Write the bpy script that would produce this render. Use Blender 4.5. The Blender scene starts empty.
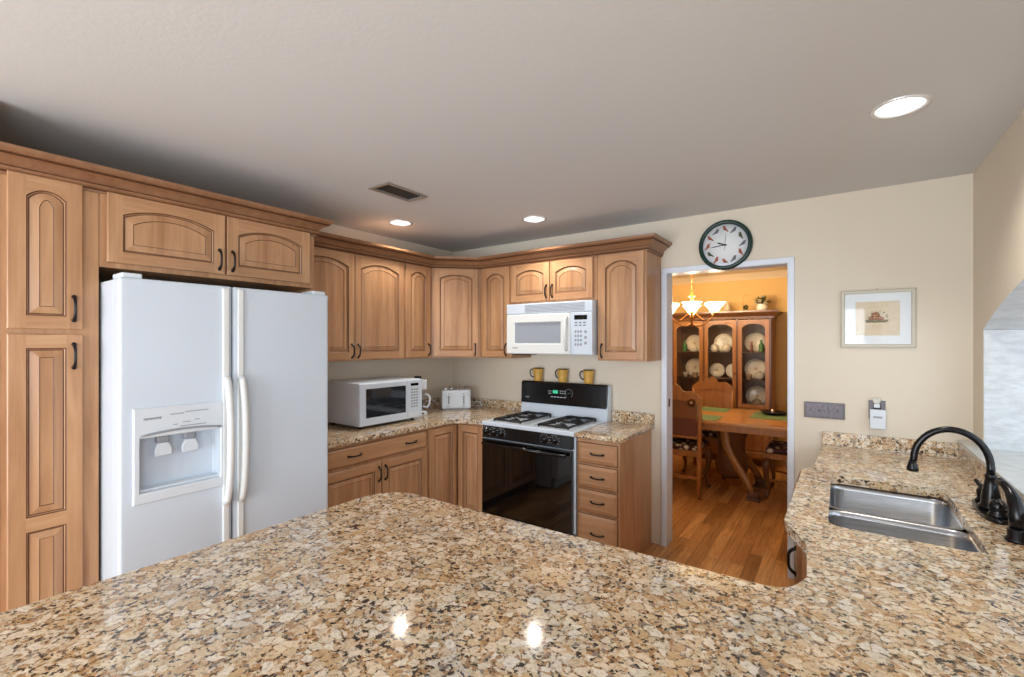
import bpy, bmesh, math, random
from mathutils import Vector, Matrix
random.seed(7)
PI = math.pi
S = bpy.context.scene
W = 3.767         # right wall
COL = S.collection

# ------------------------------------------------------------------ camera
F_PX, U0, V0 = 462.4, 512.0, 342.2
cam_d = bpy.data.cameras.new('camera')
cam = bpy.data.objects.new('camera', cam_d); COL.objects.link(cam)
cam_d.sensor_width = 36.0; cam_d.lens = F_PX / 1024 * 36.0
cam_d.shift_y = (V0 - 338.5) / 1024
cam_d.clip_start = 0.05
cam.location = (3.185, -3.458, 1.513)
cam.rotation_euler = (PI/2, 0, math.radians(35.37))
S.camera = cam

# ------------------------------------------------------------------ colour management
S.view_settings.view_transform = 'Standard'
S.view_settings.look = 'None'
S.view_settings.exposure = 0.55
S.view_settings.gamma = 1.0
S.view_settings.use_curve_mapping = False

# ------------------------------------------------------------------ world and daylight
w = bpy.data.worlds.new('world'); S.world = w; w.use_nodes = True
w.node_tree.nodes['Background'].inputs[0].default_value = (0.80, 0.90, 1.0, 1)
w.node_tree.nodes['Background'].inputs[1].default_value = 1.3

def area(name, loc, rot, sx, sy, power, col):
    l = bpy.data.lights.new(name, 'AREA'); l.shape = 'RECTANGLE'; l.size = sx; l.size_y = sy
    l.energy = power; l.color = col
    o = bpy.data.objects.new(name, l); COL.objects.link(o); o.location = loc; o.rotation_euler = rot
    return o
# daylight through the wide patio opening behind the camera, and beyond the pass-through
area('patio_daylight', (2.05, -6.95, 1.15), (math.radians(104), 0, 0), 3.0, 2.0, 118, (0.84, 0.92, 1.0))
area('added_side_daylight', (W+0.20, -4.75, 1.45), (math.radians(96), 0, PI/2), 2.0, 1.2, 26, (0.80, 0.90, 1.0))  # unseen side window light, added to brighten the refrigerator and pantry
area('porch_daylight', (6.3, -3.2, 1.6), (PI/2, 0, math.radians(55)), 2.6, 1.8, 8, (0.84, 0.92, 1.0))

def spot(name, loc, power, col, angle=150, blend=0.9, size=0.04):
    l = bpy.data.lights.new(name, 'SPOT'); l.energy = power; l.color = col
    l.spot_size = math.radians(angle); l.spot_blend = blend; l.shadow_soft_size = size
    o = bpy.data.objects.new(name, l); COL.objects.link(o); o.location = loc
    return o
def point(name, loc, power, col, size=0.03):
    l = bpy.data.lights.new(name, 'POINT'); l.energy = power; l.color = col; l.shadow_soft_size = size
    o = bpy.data.objects.new(name, l); COL.objects.link(o); o.location = loc
    return o

H = 2.42          # ceiling height
W = 3.767         # right wall
CT = 0.883        # worktop height of the peninsula and sink run
CB = 0.896        # worktop height along the left and back walls

# ------------------------------------------------------------------ materials
def lin(c):
    return tuple(((x/255)/12.92 if x/255 <= 0.04045 else ((x/255+0.055)/1.055)**2.4) for x in c)
class NT:
    def __init__(s, name):
        s.m = bpy.data.materials.new(name); s.m.use_nodes = True
        s.t = s.m.node_tree; s.b = s.t.nodes['Principled BSDF']
    def n(s, typ, **kw):
        nd = s.t.nodes.new(typ)
        for k, v in kw.items():
            if k in nd.inputs: nd.inputs[k].default_value = v
            else: setattr(nd, k, v)
        return nd
    def l(s, a, b): s.t.links.new(a, b)
    def coord(s, scale=(1,1,1), rot=(0,0,0), kind='Object'):
        tc = s.n('ShaderNodeTexCoord'); mp = s.n('ShaderNodeMapping')
        mp.inputs['Scale'].default_value = scale; mp.inputs['Rotation'].default_value = rot
        s.l(tc.outputs[kind], mp.inputs['Vector']); return mp.outputs['Vector']
    def ramp(s, fac, stops, interp='LINEAR'):
        r = s.n('ShaderNodeValToRGB'); r.color_ramp.interpolation = interp
        e = r.color_ramp.elements
        while len(e) < len(stops): e.new(0.5)
        for el, (p, c) in zip(e, stops): el.position = p; el.color = (*lin(c), 1)
        s.l(fac, r.inputs['Fac']); return r.outputs['Color']
    def mix(s, fac, a, b, mode='MIX'):
        m = s.n('ShaderNodeMix'); m.data_type = 'RGBA'; m.blend_type = mode
        if isinstance(fac, (int, float)): m.inputs[0].default_value = fac
        else: s.l(fac, m.inputs[0])
        for i, x in ((6, a), (7, b)):
            if isinstance(x, tuple): m.inputs[i].default_value = (*x, 1)
            else: s.l(x, m.inputs[i])
        return m.outputs[2]
    def bump(s, h, strength=0.2, dist=0.002):
        b = s.n('ShaderNodeBump'); b.inputs['Strength'].default_value = strength
        b.inputs['Distance'].default_value = dist
        s.l(h, b.inputs['Height']); s.l(b.outputs[0], s.b.inputs['Normal'])
def plain(name, c, rough=0.5, metal=0.0, spec=0.5, noise=0.04, nscale=6.0, bump=0.0, bscale=120):
    k = NT(name); v = k.coord()
    n = k.n('ShaderNodeTexNoise', Scale=nscale, Detail=3.0); k.l(v, n.inputs['Vector'])
    c = lin(c)
    k.l(k.mix(n.outputs['Fac'], tuple(x*(1-noise) for x in c), tuple(min(1, x*(1+noise)) for x in c)), k.b.inputs['Base Color'])
    k.b.inputs['Roughness'].default_value = rough; k.b.inputs['Metallic'].default_value = metal
    k.b.inputs['Specular IOR Level'].default_value = spec
    if bump:
        n2 = k.n('ShaderNodeTexNoise', Scale=bscale, Detail=2.0); k.l(v, n2.inputs['Vector']); k.bump(n2.outputs['Fac'], bump)
    return k.m
def wood(name, dark, mid, light, axis=2, rough=0.33, scale=1.0):
    k = NT(name); sc = [16*scale]*3; sc[axis] = 1.1*scale
    v = k.coord(tuple(sc))
    n = k.n('ShaderNodeTexNoise', Scale=1.6, Detail=6.0, Roughness=0.62, Distortion=0.6); k.l(v, n.inputs['Vector'])
    sc2 = [2.2]*3; sc2[axis] = 0.9; v2 = k.coord(tuple(sc2))
    n2 = k.n('ShaderNodeTexNoise', Scale=1.5, Detail=3.0); k.l(v2, n2.inputs['Vector'])
    a = k.ramp(n.outputs['Fac'], [(0.25, dark), (0.5, mid), (0.78, light)])
    b = k.ramp(n2.outputs['Fac'], [(0.3, dark), (0.7, light)])
    k.l(k.mix(0.35, a, b), k.b.inputs['Base Color'])
    k.b.inputs['Roughness'].default_value = rough
    return k.m
def emis(name, c, s):
    k = NT(name); k.b.inputs['Base Color'].default_value = (*c, 1)
    k.b.inputs['Emission Color'].default_value = (*c, 1); k.b.inputs['Emission Strength'].default_value = s
    return k.m

M = {}
M['wood'] = wood('maple_wood', (146,100,66), (183,136,97), (208,166,126))
M['wood_h'] = wood('maple_wood_horizontal', (146,100,66), (183,136,97), (208,166,126), axis=0)
M['glaze'] = plain('brown_glaze_and_crown_shade', (92,56,34), 0.5)  # real glaze lines on doors; on the crown also painted shade
M['crown'] = wood('shade_darkened_crown_wood', (120,82,56), (142,100,70), (162,120,86), axis=0, rough=0.35)  # cabinet wood darkened, shade under the crown put into the colour
M['oak'] = wood('dining_oak', (132,84,44), (162,108,58), (186,132,78), rough=0.3)
M['oak_dark'] = wood('dining_oak_dark', (84,50,28), (106,66,38), (126,82,48), rough=0.3)
M['oak_top'] = wood('table_top_oak', (176,120,66), (198,142,82), (212,158,98), axis=0, rough=0.22)
M['black'] = plain('black_metal', (22,19,18), 0.35, 0.3)
M['bronze'] = plain('oil_rubbed_bronze', (20,19,21), 0.22, 0.35)
M['white_app'] = plain('white_enamel', (209,219,230), 0.28, noise=0.01)
M['cream_app'] = plain('bisque_plastic', (228,230,228), 0.35, noise=0.01)
M['white_plastic'] = plain('white_plastic', (215,222,229), 0.35, noise=0.01)
M['grey_plastic'] = plain('grey_plastic', (150,154,160), 0.4)
M['otr_glass'] = plain('pale_mesh_window', (158,164,174), 0.15, noise=0.02)
M['dark_glass'] = plain('dark_glass', (34,38,44), 0.06, spec=0.7)
M['black_glass'] = plain('black_oven_glass', (7,7,8), 0.04, spec=0.75)
M['black_enamel'] = plain('black_enamel', (14,14,16), 0.18)
M['iron'] = plain('cast_iron', (20,21,24), 0.55)
M['display'] = emis('green_display', (0.03,0.30,0.16), 0.9)
M['white_paint'] = plain('white_trim_paint', (222,229,240), 0.4, noise=0.01)
M['wall'] = plain('cream_wall_paint', (222,211,193), 0.75, noise=0.012, nscale=2.0, bump=0.10, bscale=90)
M['wall_dining'] = plain('golden_wall_paint', (214,172,104), 0.75, noise=0.015, nscale=2.0)
M['ceiling'] = plain('ceiling_paint', (210,211,212), 0.9, noise=0.012, nscale=3.0, bump=0.25, bscale=70)
M['ceiling_dining'] = plain('dining_ceiling_paint', (206,184,150), 0.8, noise=0.01)
M['green'] = plain('green_cloth', (106,134,88), 0.8, bump=0.2)
M['green_ring'] = plain('dark_green_clock_rim', (14,48,42), 0.25)
M['china'] = plain('cream_china', (226,214,192), 0.2)
M['china_pat'] = plain('patterned_china', (196,170,136), 0.25, noise=0.35, nscale=40)
M['mug'] = plain('mustard_glaze', (206,160,72), 0.3, noise=0.15, nscale=25)
M['mug_dark'] = plain('mug_dark_glaze', (52,38,28), 0.3)
M['pewter'] = plain('dark_pewter', (98,92,96), 0.38, 0.6, noise=0.12, nscale=60)
M['pewter_light'] = plain('pewter_raised', (168,162,164), 0.3, 0.6)
M['vent'] = plain('vent_metal', (150,142,132), 0.5, 0.2)
M['vent_dark'] = plain('vent_slat_metal', (56,52,48), 0.5, 0.3)
M['frame_paint'] = plain('silver_cream_frame', (196,190,174), 0.4, noise=0.06, nscale=30)
M['mat_board'] = plain('white_mat_board', (232,234,236), 0.8, noise=0.005)
M['leather'] = plain('red_brown_leather', (104,58,44), 0.4, noise=0.15)
M['silver'] = plain('chrome', (200,200,204), 0.12, 1.0, noise=0.02)
M['brass'] = plain('antique_brass', (176,120,60), 0.3, 0.8)
M['shade'] = emis('glowing_glass_shade', (1.0, 0.84, 0.60), 5.0)
M['bulb'] = emis('lit_lamp', (1.0, 0.98, 0.94), 5.0)
M['lamp_reflector'] = plain('lamp_reflector', (232,232,234), 0.25, 0.5)
M['mauve'] = plain('dull_red_paint', (150,80,58), 0.7)
M['ink'] = plain('grey_ink', (92,94,104), 0.6)
M['leaf'] = plain('dark_leaf', (70,70,34), 0.6, noise=0.3, nscale=20)
M['flower'] = plain('cream_flower', (206,188,150), 0.6)
M['floral'] = None

# cane seat fabric
k = NT('brown_floral_fabric'); v = k.coord((1,1,1))
vo = k.n('ShaderNodeTexVoronoi', Scale=17.0); k.l(v, vo.inputs['Vector'])
k.l(k.ramp(vo.outputs['Distance'], [(0.0,(232,222,206)),(0.34,(210,196,176)),(0.42,(84,44,34)),(1.0,(58,28,24))]), k.b.inputs['Base Color'])
k.b.inputs['Roughness'].default_value = 0.8; M['floral'] = k.m
# cane back
k = NT('woven_cane'); v = k.coord((1,1,1))
ch = k.n('ShaderNodeTexChecker', Scale=90.0); k.l(v, ch.inputs['Vector'])
k.l(k.mix(ch.outputs['Fac'], lin((150,100,60)), lin((104,62,36))), k.b.inputs['Base Color']); k.b.inputs['Roughness'].default_value = 0.5
M['cane'] = k.m
# brushed steel
k = NT('brushed_steel'); v = k.coord((4, 160, 160))
n = k.n('ShaderNodeTexNoise', Scale=2.0, Detail=3.0); k.l(v, n.inputs['Vector'])
k.l(k.ramp(n.outputs['Fac'], [(0.3,(168,170,174)),(0.7,(198,200,204))]), k.b.inputs['Base Color'])
k.b.inputs['Metallic'].default_value = 1.0; k.b.inputs['Roughness'].default_value = 0.27; M['steel'] = k.m
# pane glass
k = NT('clear_pane'); t = k.t; gl = k.n('ShaderNodeBsdfGlossy'); gl.inputs['Roughness'].default_value = 0.03
tr = k.n('ShaderNodeBsdfTransparent'); fr = k.n('ShaderNodeFresnel'); fr.inputs['IOR'].default_value = 1.35
mx = k.n('ShaderNodeMixShader'); k.l(fr.outputs[0], mx.inputs[0]); k.l(tr.outputs[0], mx.inputs[1]); k.l(gl.outputs[0], mx.inputs[2])
k.l(mx.outputs[0], t.nodes['Material Output'].inputs['Surface']); M['pane'] = k.m

# granite: cream and gold crystals with grey-lilac patches and black flecks
def granite(name):
    k = NT(name); v0 = k.coord()
    dn = k.n('ShaderNodeTexNoise', Scale=22.0, Detail=4.0, Roughness=0.6); k.l(v0, dn.inputs['Vector'])
    ad = k.n('ShaderNodeVectorMath', operation='MULTIPLY_ADD')
    k.l(dn.outputs['Color'], ad.inputs[0]); ad.inputs[1].default_value = (0.034, 0.034, 0.034); k.l(v0, ad.inputs[2])
    v = ad.outputs[0]
    # mid-tone ground: gold, tan and grey grains
    vg = k.n('ShaderNodeTexVoronoi', Scale=95.0); k.l(v, vg.inputs['Vector'])
    sg = k.n('ShaderNodeSeparateColor'); k.l(vg.outputs['Color'], sg.inputs[0])
    ground = k.ramp(sg.outputs[0], [(0.0,(216,200,174)),(0.22,(198,166,128)),(0.38,(226,214,196)),(0.52,(176,142,106)),(0.66,(212,194,168)),(0.78,(148,136,128)),(0.85,(226,216,200)),(0.94,(76,66,62))], 'CONSTANT')
    # large pale crystals
    vo = k.n('ShaderNodeTexVoronoi', Scale=39.0); k.l(v, vo.inputs['Vector'])
    so = k.n('ShaderNodeSeparateColor'); k.l(vo.outputs['Color'], so.inputs[0])
    crystal = k.ramp(so.outputs[1], [(0.0,(232,222,206)),(0.35,(218,200,174)),(0.6,(238,232,222)),(0.84,(206,180,146))], 'CONSTANT')
    ve = k.n('ShaderNodeTexVoronoi', Scale=39.0); ve.feature = 'DISTANCE_TO_EDGE'; k.l(v, ve.inputs['Vector'])
    m1 = k.n('ShaderNodeMapRange'); k.l(ve.outputs['Distance'], m1.inputs[0]); m1.inputs[1].default_value = 0.05; m1.inputs[2].default_value = 0.11
    m2 = k.n('ShaderNodeMath', operation='LESS_THAN'); k.l(so.outputs[0], m2.inputs[0]); m2.inputs[1].default_value = 0.55
    m3 = k.n('ShaderNodeMath', operation='MULTIPLY'); k.l(m1.outputs[0], m3.inputs[0]); k.l(m2.outputs[0], m3.inputs[1])
    c = k.mix(m3.outputs[0], ground, crystal)
    fn = k.n('ShaderNodeTexNoise', Scale=130.0, Detail=3.0, Roughness=0.7); k.l(v0, fn.inputs['Vector'])
    c = k.mix(0.5, c, k.ramp(fn.outputs['Fac'], [(0.30,(176,152,126)),(0.46,(240,230,214)),(0.6,(255,253,248))]), 'MULTIPLY')
    # dark biotite flecks, mostly between the crystals
    n4 = k.n('ShaderNodeTexNoise', Scale=95.0, Detail=5.0, Roughness=0.72, Distortion=0.4); k.l(v0, n4.inputs['Vector'])
    bf = k.n('ShaderNodeMapRange'); k.l(n4.outputs['Fac'], bf.inputs[0]); bf.inputs[1].default_value = 0.432; bf.inputs[2].default_value = 0.455
    bf.inputs[3].default_value = 1.0; bf.inputs[4].default_value = 0.0
    inv = k.n('ShaderNodeMath', operation='MULTIPLY_ADD'); k.l(m3.outputs[0], inv.inputs[0]); inv.inputs[1].default_value = -0.75; inv.inputs[2].default_value = 1.0
    bb = k.n('ShaderNodeMath', operation='MULTIPLY'); k.l(bf.outputs[0], bb.inputs[0]); k.l(inv.outputs[0], bb.inputs[1])
    c = k.mix(bb.outputs[0], c, lin((48,42,42)))
    # patches of grey-lilac and rust drift
    n5 = k.n('ShaderNodeTexNoise', Scale=7.0, Detail=3.0, Roughness=0.6); k.l(v0, n5.inputs['Vector'])
    c = k.mix(0.75, c, k.ramp(n5.outputs['Fac'], [(0.32,(255,236,208)),(0.5,(255,248,240)),(0.68,(226,228,236))]), 'MULTIPLY')
    k.l(c, k.b.inputs['Base Color'])
    k.b.inputs['Roughness'].default_value = 0.09; k.b.inputs['Specular IOR Level'].default_value = 0.5
    return k.m
M['granite'] = granite('polished_granite')

# strip oak floor, boards running away from the kitchen
k = NT('oak_strip_floor'); v = k.coord((1,1,1), (0,0,PI/2))
br = k.n('ShaderNodeTexBrick'); k.l(v, br.inputs['Vector']); br.offset = 0.37; br.offset_frequency = 2; br.squash = 1
for a, b in (('Scale', 1.0), ('Mortar Size', 0.0012), ('Mortar Smooth', 0.1), ('Brick Width', 0.62), ('Row Height', 0.083), ('Bias', 0.0)): br.inputs[a].default_value = b
br.inputs['Color1'].default_value = (0.0,0,0,1); br.inputs['Color2'].default_value = (1,1,1,1); br.inputs['Mortar'].default_value = (0.5,0.5,0.5,1)
v2 = k.coord((30, 2.2, 10)); n = k.n('ShaderNodeTexNoise', Scale=1.5, Detail=6.0, Roughness=0.65, Distortion=0.8); k.l(v2, n.inputs['Vector'])
base = k.ramp(br.outputs['Color'], [(0.0,(150,106,64)),(0.35,(190,144,94)),(0.7,(206,160,108)),(1.0,(224,182,130))])
gr = k.ramp(n.outputs['Fac'], [(0.3,(196,170,140)),(0.6,(255,250,244))])
c = k.mix(1.0, base, gr, 'MULTIPLY'); c = k.mix(br.outputs['Fac'], c, lin((92,56,28)))
k.l(c, k.b.inputs['Base Color']); k.b.inputs['Roughness'].default_value = 0.28; M['floor'] = k.m
# roughly trowelled white wall of the pass-through
k = NT('trowelled_white_plaster'); v = k.coord((1, 1, 2.5)); n = k.n('ShaderNodeTexNoise', Scale=14.0, Detail=5.0, Roughness=0.6); k.l(v, n.inputs['Vector'])
k.l(k.ramp(n.outputs['Fac'], [(0.3,(186,190,192)),(0.6,(206,210,213))]), k.b.inputs['Base Color']); k.b.inputs['Roughness'].default_value = 0.8
k.bump(n.outputs['Fac'], 0.5, 0.01); M['plaster'] = k.m
k = NT('pale_marble_sill'); v = k.coord((1,1,1)); n = k.n('ShaderNodeTexNoise', Scale=9.0, Detail=5.0, Distortion=1.5); k.l(v, n.inputs['Vector'])
k.l(k.ramp(n.outputs['Fac'], [(0.3,(176,180,180)),(0.7,(206,206,202))]), k.b.inputs['Base Color']); k.b.inputs['Roughness'].default_value = 0.3; M['marble'] = k.m
# printed still life
k = NT('botanical_print'); v = k.coord((1,1,1)); n = k.n('ShaderNodeTexNoise', Scale=40.0, Detail=4.0); k.l(v, n.inputs['Vector'])
k.l(k.ramp(n.outputs['Fac'], [(0.3,(214,196,168)),(0.7,(224,206,180))]), k.b.inputs['Base Color']); k.b.inputs['Roughness'].default_value = 0.7; M['print'] = k.m

# ------------------------------------------------------------------ mesh helpers
class MB:
    """collects shapes in one bmesh, with material slots"""
    def __init__(s): s.bm = bmesh.new(); s.mats = []
    def mi(s, m):
        m = M[m] if isinstance(m, str) else m
        if m not in s.mats: s.mats.append(m)
        return s.mats.index(m)
    def box(s, x0, x1, y0, y1, z0, z1, m='wood', bev=0.0, seg=2):
        if x0 > x1: x0, x1 = x1, x0
        if y0 > y1: y0, y1 = y1, y0
        b = s.bm; vs = [b.verts.new((x, y, z)) for x in (x0,x1) for y in (y0,y1) for z in (z0,z1)]
        idx = s.mi(m); fs = []
        for q in ((0,1,3,2),(4,6,7,5),(0,4,5,1),(2,3,7,6),(0,2,6,4),(1,5,7,3)):
            f = b.faces.new([vs[i] for i in q]); f.material_index = idx; fs.append(f)
        if bev > 0:
            es = list({e for f in fs for e in f.edges})
            r = bmesh.ops.bevel(b, geom=es, offset=bev, segments=seg, profile=0.7, affect='EDGES')
            for f in r['faces']: f.material_index = idx; f.smooth = True
        return s
    def poly(s, pts, m):
        f = s.bm.faces.new([s.bm.verts.new(p) for p in pts]); f.material_index = s.mi(m); return f
    def loops(s, loops, m, closed=True, smooth=False, cap0=False, cap1=False):
        """skin consecutive point loops"""
        idx = s.mi(m) if not isinstance(m, list) else None
        L = [[s.bm.verts.new(p) for p in lp] for lp in loops]
        for i in range(len(L)-1):
            a, b = L[i], L[i+1]; n = len(a)
            ii = idx if idx is not None else s.mi(m[i])
            for j in range(n if closed else n-1):
                q = [a[j], a[(j+1) % n], b[(j+1) % n], b[j]]
                try: f = s.bm.faces.new(q); f.material_index = ii; f.smooth = smooth
                except ValueError: pass
        if cap0:
            f = s.bm.faces.new(list(reversed(L[0]))); f.material_index = idx if idx is not None else s.mi(m[0])
        if cap1:
            f = s.bm.faces.new(L[-1]); f.material_index = idx if idx is not None else s.mi(m[-1])
        return s
    def lathe(s, prof, m, c=(0,0,0), seg=24, axis='z', smooth=True, cap=True):
        lps = []
        for r, h in prof:
            lp = []
            for i in range(seg):
                a = 2*PI*i/seg; x, y = r*math.cos(a), r*math.sin(a)
                if axis == 'z': p = (c[0]+x, c[1]+y, c[2]+h)
                elif axis == 'y': p = (c[0]+x, c[1]+h, c[2]+y)
                else: p = (c[0]+h, c[1]+x, c[2]+y)
                lp.append(p)
            lps.append(lp)
        return s.loops(lps, m, True, smooth, cap and prof[0][0] > 1e-5, cap and prof[-1][0] > 1e-5)
    def tube(s, pts, r, m, seg=10, cap=True, flat=1.0):
        pts = [Vector(p) for p in pts]; n = len(pts)
        rs = r if isinstance(r, (list, tuple)) else [r]*n
        lps = []; up = None
        for i, p in enumerate(pts):
            t = (pts[min(i+1, n-1)] - pts[max(i-1, 0)]).normalized()
            if up is None:
                up = Vector((0,0,1)) if abs(t.z) < 0.9 else Vector((1,0,0))
            a = up - t*up.dot(t)
            if a.length < 1e-4: a = t.orthogonal()
            a.normalize(); up = a; b = t.cross(a)
            lps.append([p + (a*math.cos(2*PI*j/seg) + b*flat*math.sin(2*PI*j/seg))*rs[i] for j in range(seg)])
        return s.loops(lps, m, True, True, cap, cap)
    def prism(s, pts2, z0, z1, m, plane='xy', bev=0.0, top_bev=0.0, mcap=None):
        """extrude a 2-D outline; plane xy -> along z, xz -> along y, yz -> along x"""
        def P(a, b, h):
            return (a, b, h) if plane == 'xy' else ((a, h, b) if plane == 'xz' else (h, a, b))
        idx = s.mi(m)
        A = [s.bm.verts.new(P(a, b, z0)) for a, b in pts2]; B = [s.bm.verts.new(P(a, b, z1)) for a, b in pts2]
        n = len(A); fs = [s.bm.faces.new(A), s.bm.faces.new(list(reversed(B)))]
        for i in range(n): fs.append(s.bm.faces.new([A[i], B[i], B[(i+1) % n], A[(i+1) % n]]))
        for f in fs: f.material_index = idx
        if bev > 0:
            es = [e for e in fs[0].edges] + [e for e in fs[1].edges]
            r = bmesh.ops.bevel(s.bm, geom=es, offset=bev, segments=3, profile=0.6, affect='EDGES')
            for f in r['faces']: f.material_index = idx; f.smooth = True
        return s
    def move(s, loc=(0,0,0), rot=0, axis='Z'):
        bmesh.ops.transform(s.bm, matrix=Matrix.Translation(loc) @ Matrix.Rotation(rot, 4, axis), verts=s.bm.verts); return s
    def build(s, name, parent=None, loc=None, rotz=0):
        bmesh.ops.recalc_face_normals(s.bm, faces=s.bm.faces)
        me = bpy.data.meshes.new(name); s.bm.to_mesh(me); s.bm.free()
        for m in s.mats: me.materials.append(m)
        o = bpy.data.objects.new(name, me); COL.objects.link(o)
        if parent: o.parent = parent
        if loc: o.location = loc
        if rotz: o.rotation_euler = (0, 0, rotz)
        return o
def thing(name, label, cat, loc=(0,0,0), rotz=0, group=None):
    o = bpy.data.objects.new(name, None); COL.objects.link(o); o.empty_display_size = 0.1
    o.location = loc; o.rotation_euler = (0, 0, rotz); o['label'] = label; o['category'] = cat
    if group: o['group'] = group
    return o
def tag(o, label, cat, group=None, kind=None):
    o['label'] = label; o['category'] = cat
    if group: o['group'] = group
    if kind: o['kind'] = kind
    return o
def struct(o, label=None):
    o['kind'] = 'structure'
    if label: o['label'] = label
    return o
def lab(o, s): o['label'] = s; return o
def dup(root, loc=None, rotz=None, label=None, group=None):
    r = root.copy(); COL.objects.link(r)
    if loc is not None: r.location = loc
    if rotz is not None: r.rotation_euler = (0, 0, rotz)
    if label: r['label'] = label
    if group: r['group'] = group
    for ch in list(root.children):
        c = ch.copy(); COL.objects.link(c); c.parent = r
        for g in list(ch.children):
            d = g.copy(); COL.objects.link(d); d.parent = c
    return r
def cut(o, cutters):
    """subtract cutter meshes for good and throw the cutters away"""
    bpy.context.view_layer.update()
    for c in cutters:
        c.matrix_world = o.matrix_world.copy()
        md = o.modifiers.new('cut', 'BOOLEAN'); md.operation = 'DIFFERENCE'; md.object = c; md.solver = 'EXACT'
    bpy.context.view_layer.update()
    dg = bpy.context.evaluated_depsgraph_get()
    me = bpy.data.meshes.new_from_object(o.evaluated_get(dg))
    o.modifiers.clear(); o.data = me
    for c in cutters: bpy.data.objects.remove(c, do_unlink=True)
    return o
def text(name, body, size, m, parent, loc, rot, ext=0.0004):
    cu = bpy.data.curves.new(name, 'FONT'); cu.body = body; cu.size = size; cu.extrude = ext; cu.align_x = 'CENTER'; cu.align_y = 'CENTER'
    t = bpy.data.objects.new('tmp', cu); COL.objects.link(t); bpy.context.view_layer.update()
    me = bpy.data.meshes.new_from_object(t.evaluated_get(bpy.context.evaluated_depsgraph_get()))
    bpy.data.objects.remove(t, do_unlink=True)
    me.materials.clear(); me.materials.append(M[m])
    o = bpy.data.objects.new(name, me); COL.objects.link(o); o.parent = parent; o.location = loc; o.rotation_euler = rot
    return o

# ------------------------------------------------------------------ THE ROOM
struct(MB().box(-1.2, 5.6, -7.2, 4.6, -0.06, 0.0, 'floor').build('floor'))
# left wall of the kitchen and the wall end beside the pantry
struct(MB().box(-0.12, 0.0, -3.16, 0.0, 0, H, 'wall').build('wall_left'))
struct(MB().box(-0.12, 0.617, -7.0, -3.158, 0, H, 'wall').build('wall_pantry_side'))
# back wall in kitchen with the doorway
DL, DR, DH = 2.135, 2.912, 2.025
b = MB()
b.box(-0.12, DL, 0, 0.12, 0, H, 'wall'); b.box(DR, W+0.28, 0, 0.12, 0, H, 'wall'); b.box(DL, DR, 0, 0.12, DH, H, 'wall')
struct(b.build('wall_back'))
# casing and jamb of the doorway (white)
b = MB()
b.box(DL-0.034, DL, -0.014, 0, 0, DH+0.032, 'white_paint', 0.003); b.box(DR, DR+0.034, -0.014, 0, 0, DH+0.032, 'white_paint', 0.003)
b.box(DL-0.034, DR+0.034, -0.016, 0, DH, DH+0.034, 'white_paint', 0.003)
b.box(DL-0.008, DL+0.004, -0.012, 0.135, 0, DH, 'white_paint', 0.002); b.box(DR-0.004, DR+0.008, -0.012, 0.135, 0, DH, 'white_paint', 0.002)
b.box(DL, DR, -0.012, 0.135, DH-0.004, DH+0.008, 'white_paint', 0.002)
b.box(DL-0.04, DL, 0.12, 0.134, 0, DH+0.04, 'white_paint'); b.box(DR, DR+0.04, 0.12, 0.134, 0, DH+0.04, 'white_paint'); b.box(DL-0.04, DR+0.04, 0.12, 0.134, DH, DH+0.04, 'white_paint')
dcs = struct(b.build('door_1'))
o = MB().box(DL+0.003, DL+0.007, 0.035, 0.065, 1.03, 1.09, 'black', 0.001).build('strike_plate', dcs)
# right wall with the arched pass-through
TH = 0.26
AY0, AY1, AZ0, SPR, APX = -0.212, -2.62, 0.985, 1.574, 1.812
def arch_pts(n=28):
    c = (AY1-AY0)/2; hw = abs(c); rise = APX-SPR; R = (hw*hw + rise*rise)/(2*rise); yc = (AY0+AY1)/2; zc = APX-R
    a0 = math.asin(hw/R); return [(yc + R*math.sin(a0 - 2*a0*i/n), zc + R*math.cos(a0 - 2*a0*i/n)) for i in range(n+1)]
ap = arch_pts()
b = MB()
b.box(W, W+TH, AY0, 0.0, 0, H, 'wall'); b.box(W, W+TH, -3.7, AY1, 0, H, 'wall'); b.box(W, W+TH, -7.0, -5.8, 0, H, 'wall'); b.box(W, W+TH, -5.8, -3.7, 0, 0.8, 'wall'); b.box(W, W+TH, -5.8, -3.7, 2.1, H, 'wall'); b.box(W, W+TH, AY1, AY0, 0, AZ0-0.02, 'wall')
lo = [(W, y, z) for y, z in ap]; hi = [(W, y, H) for y, z in ap]; lo2 = [(W+TH, y, z) for y, z in ap]; hi2 = [(W+TH, y, H) for y, z in ap]
b.loops([lo, hi], 'wall', False); b.loops([lo2, hi2], 'plaster', False); b.loops([lo, lo2], 'plaster', False, smooth=True)
b.box(W+0.002, W+TH-0.002, AY0-0.006, AY0+0.001, AZ0-0.02, SPR, 'plaster'); b.box(W+0.002, W+TH-0.002, AY1-0.001, AY1+0.006, AZ0-0.02, SPR, 'plaster')
struct(b.build('wall_right'))
struct(tag(MB().box(W-0.064, W+TH+0.03, AY1+0.008, -0.012, AZ0-0.019, AZ0, 'marble', 0.003).build('trim_1'), 'pale stone sill slab of the arched pass-through', 'sill'))
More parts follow.
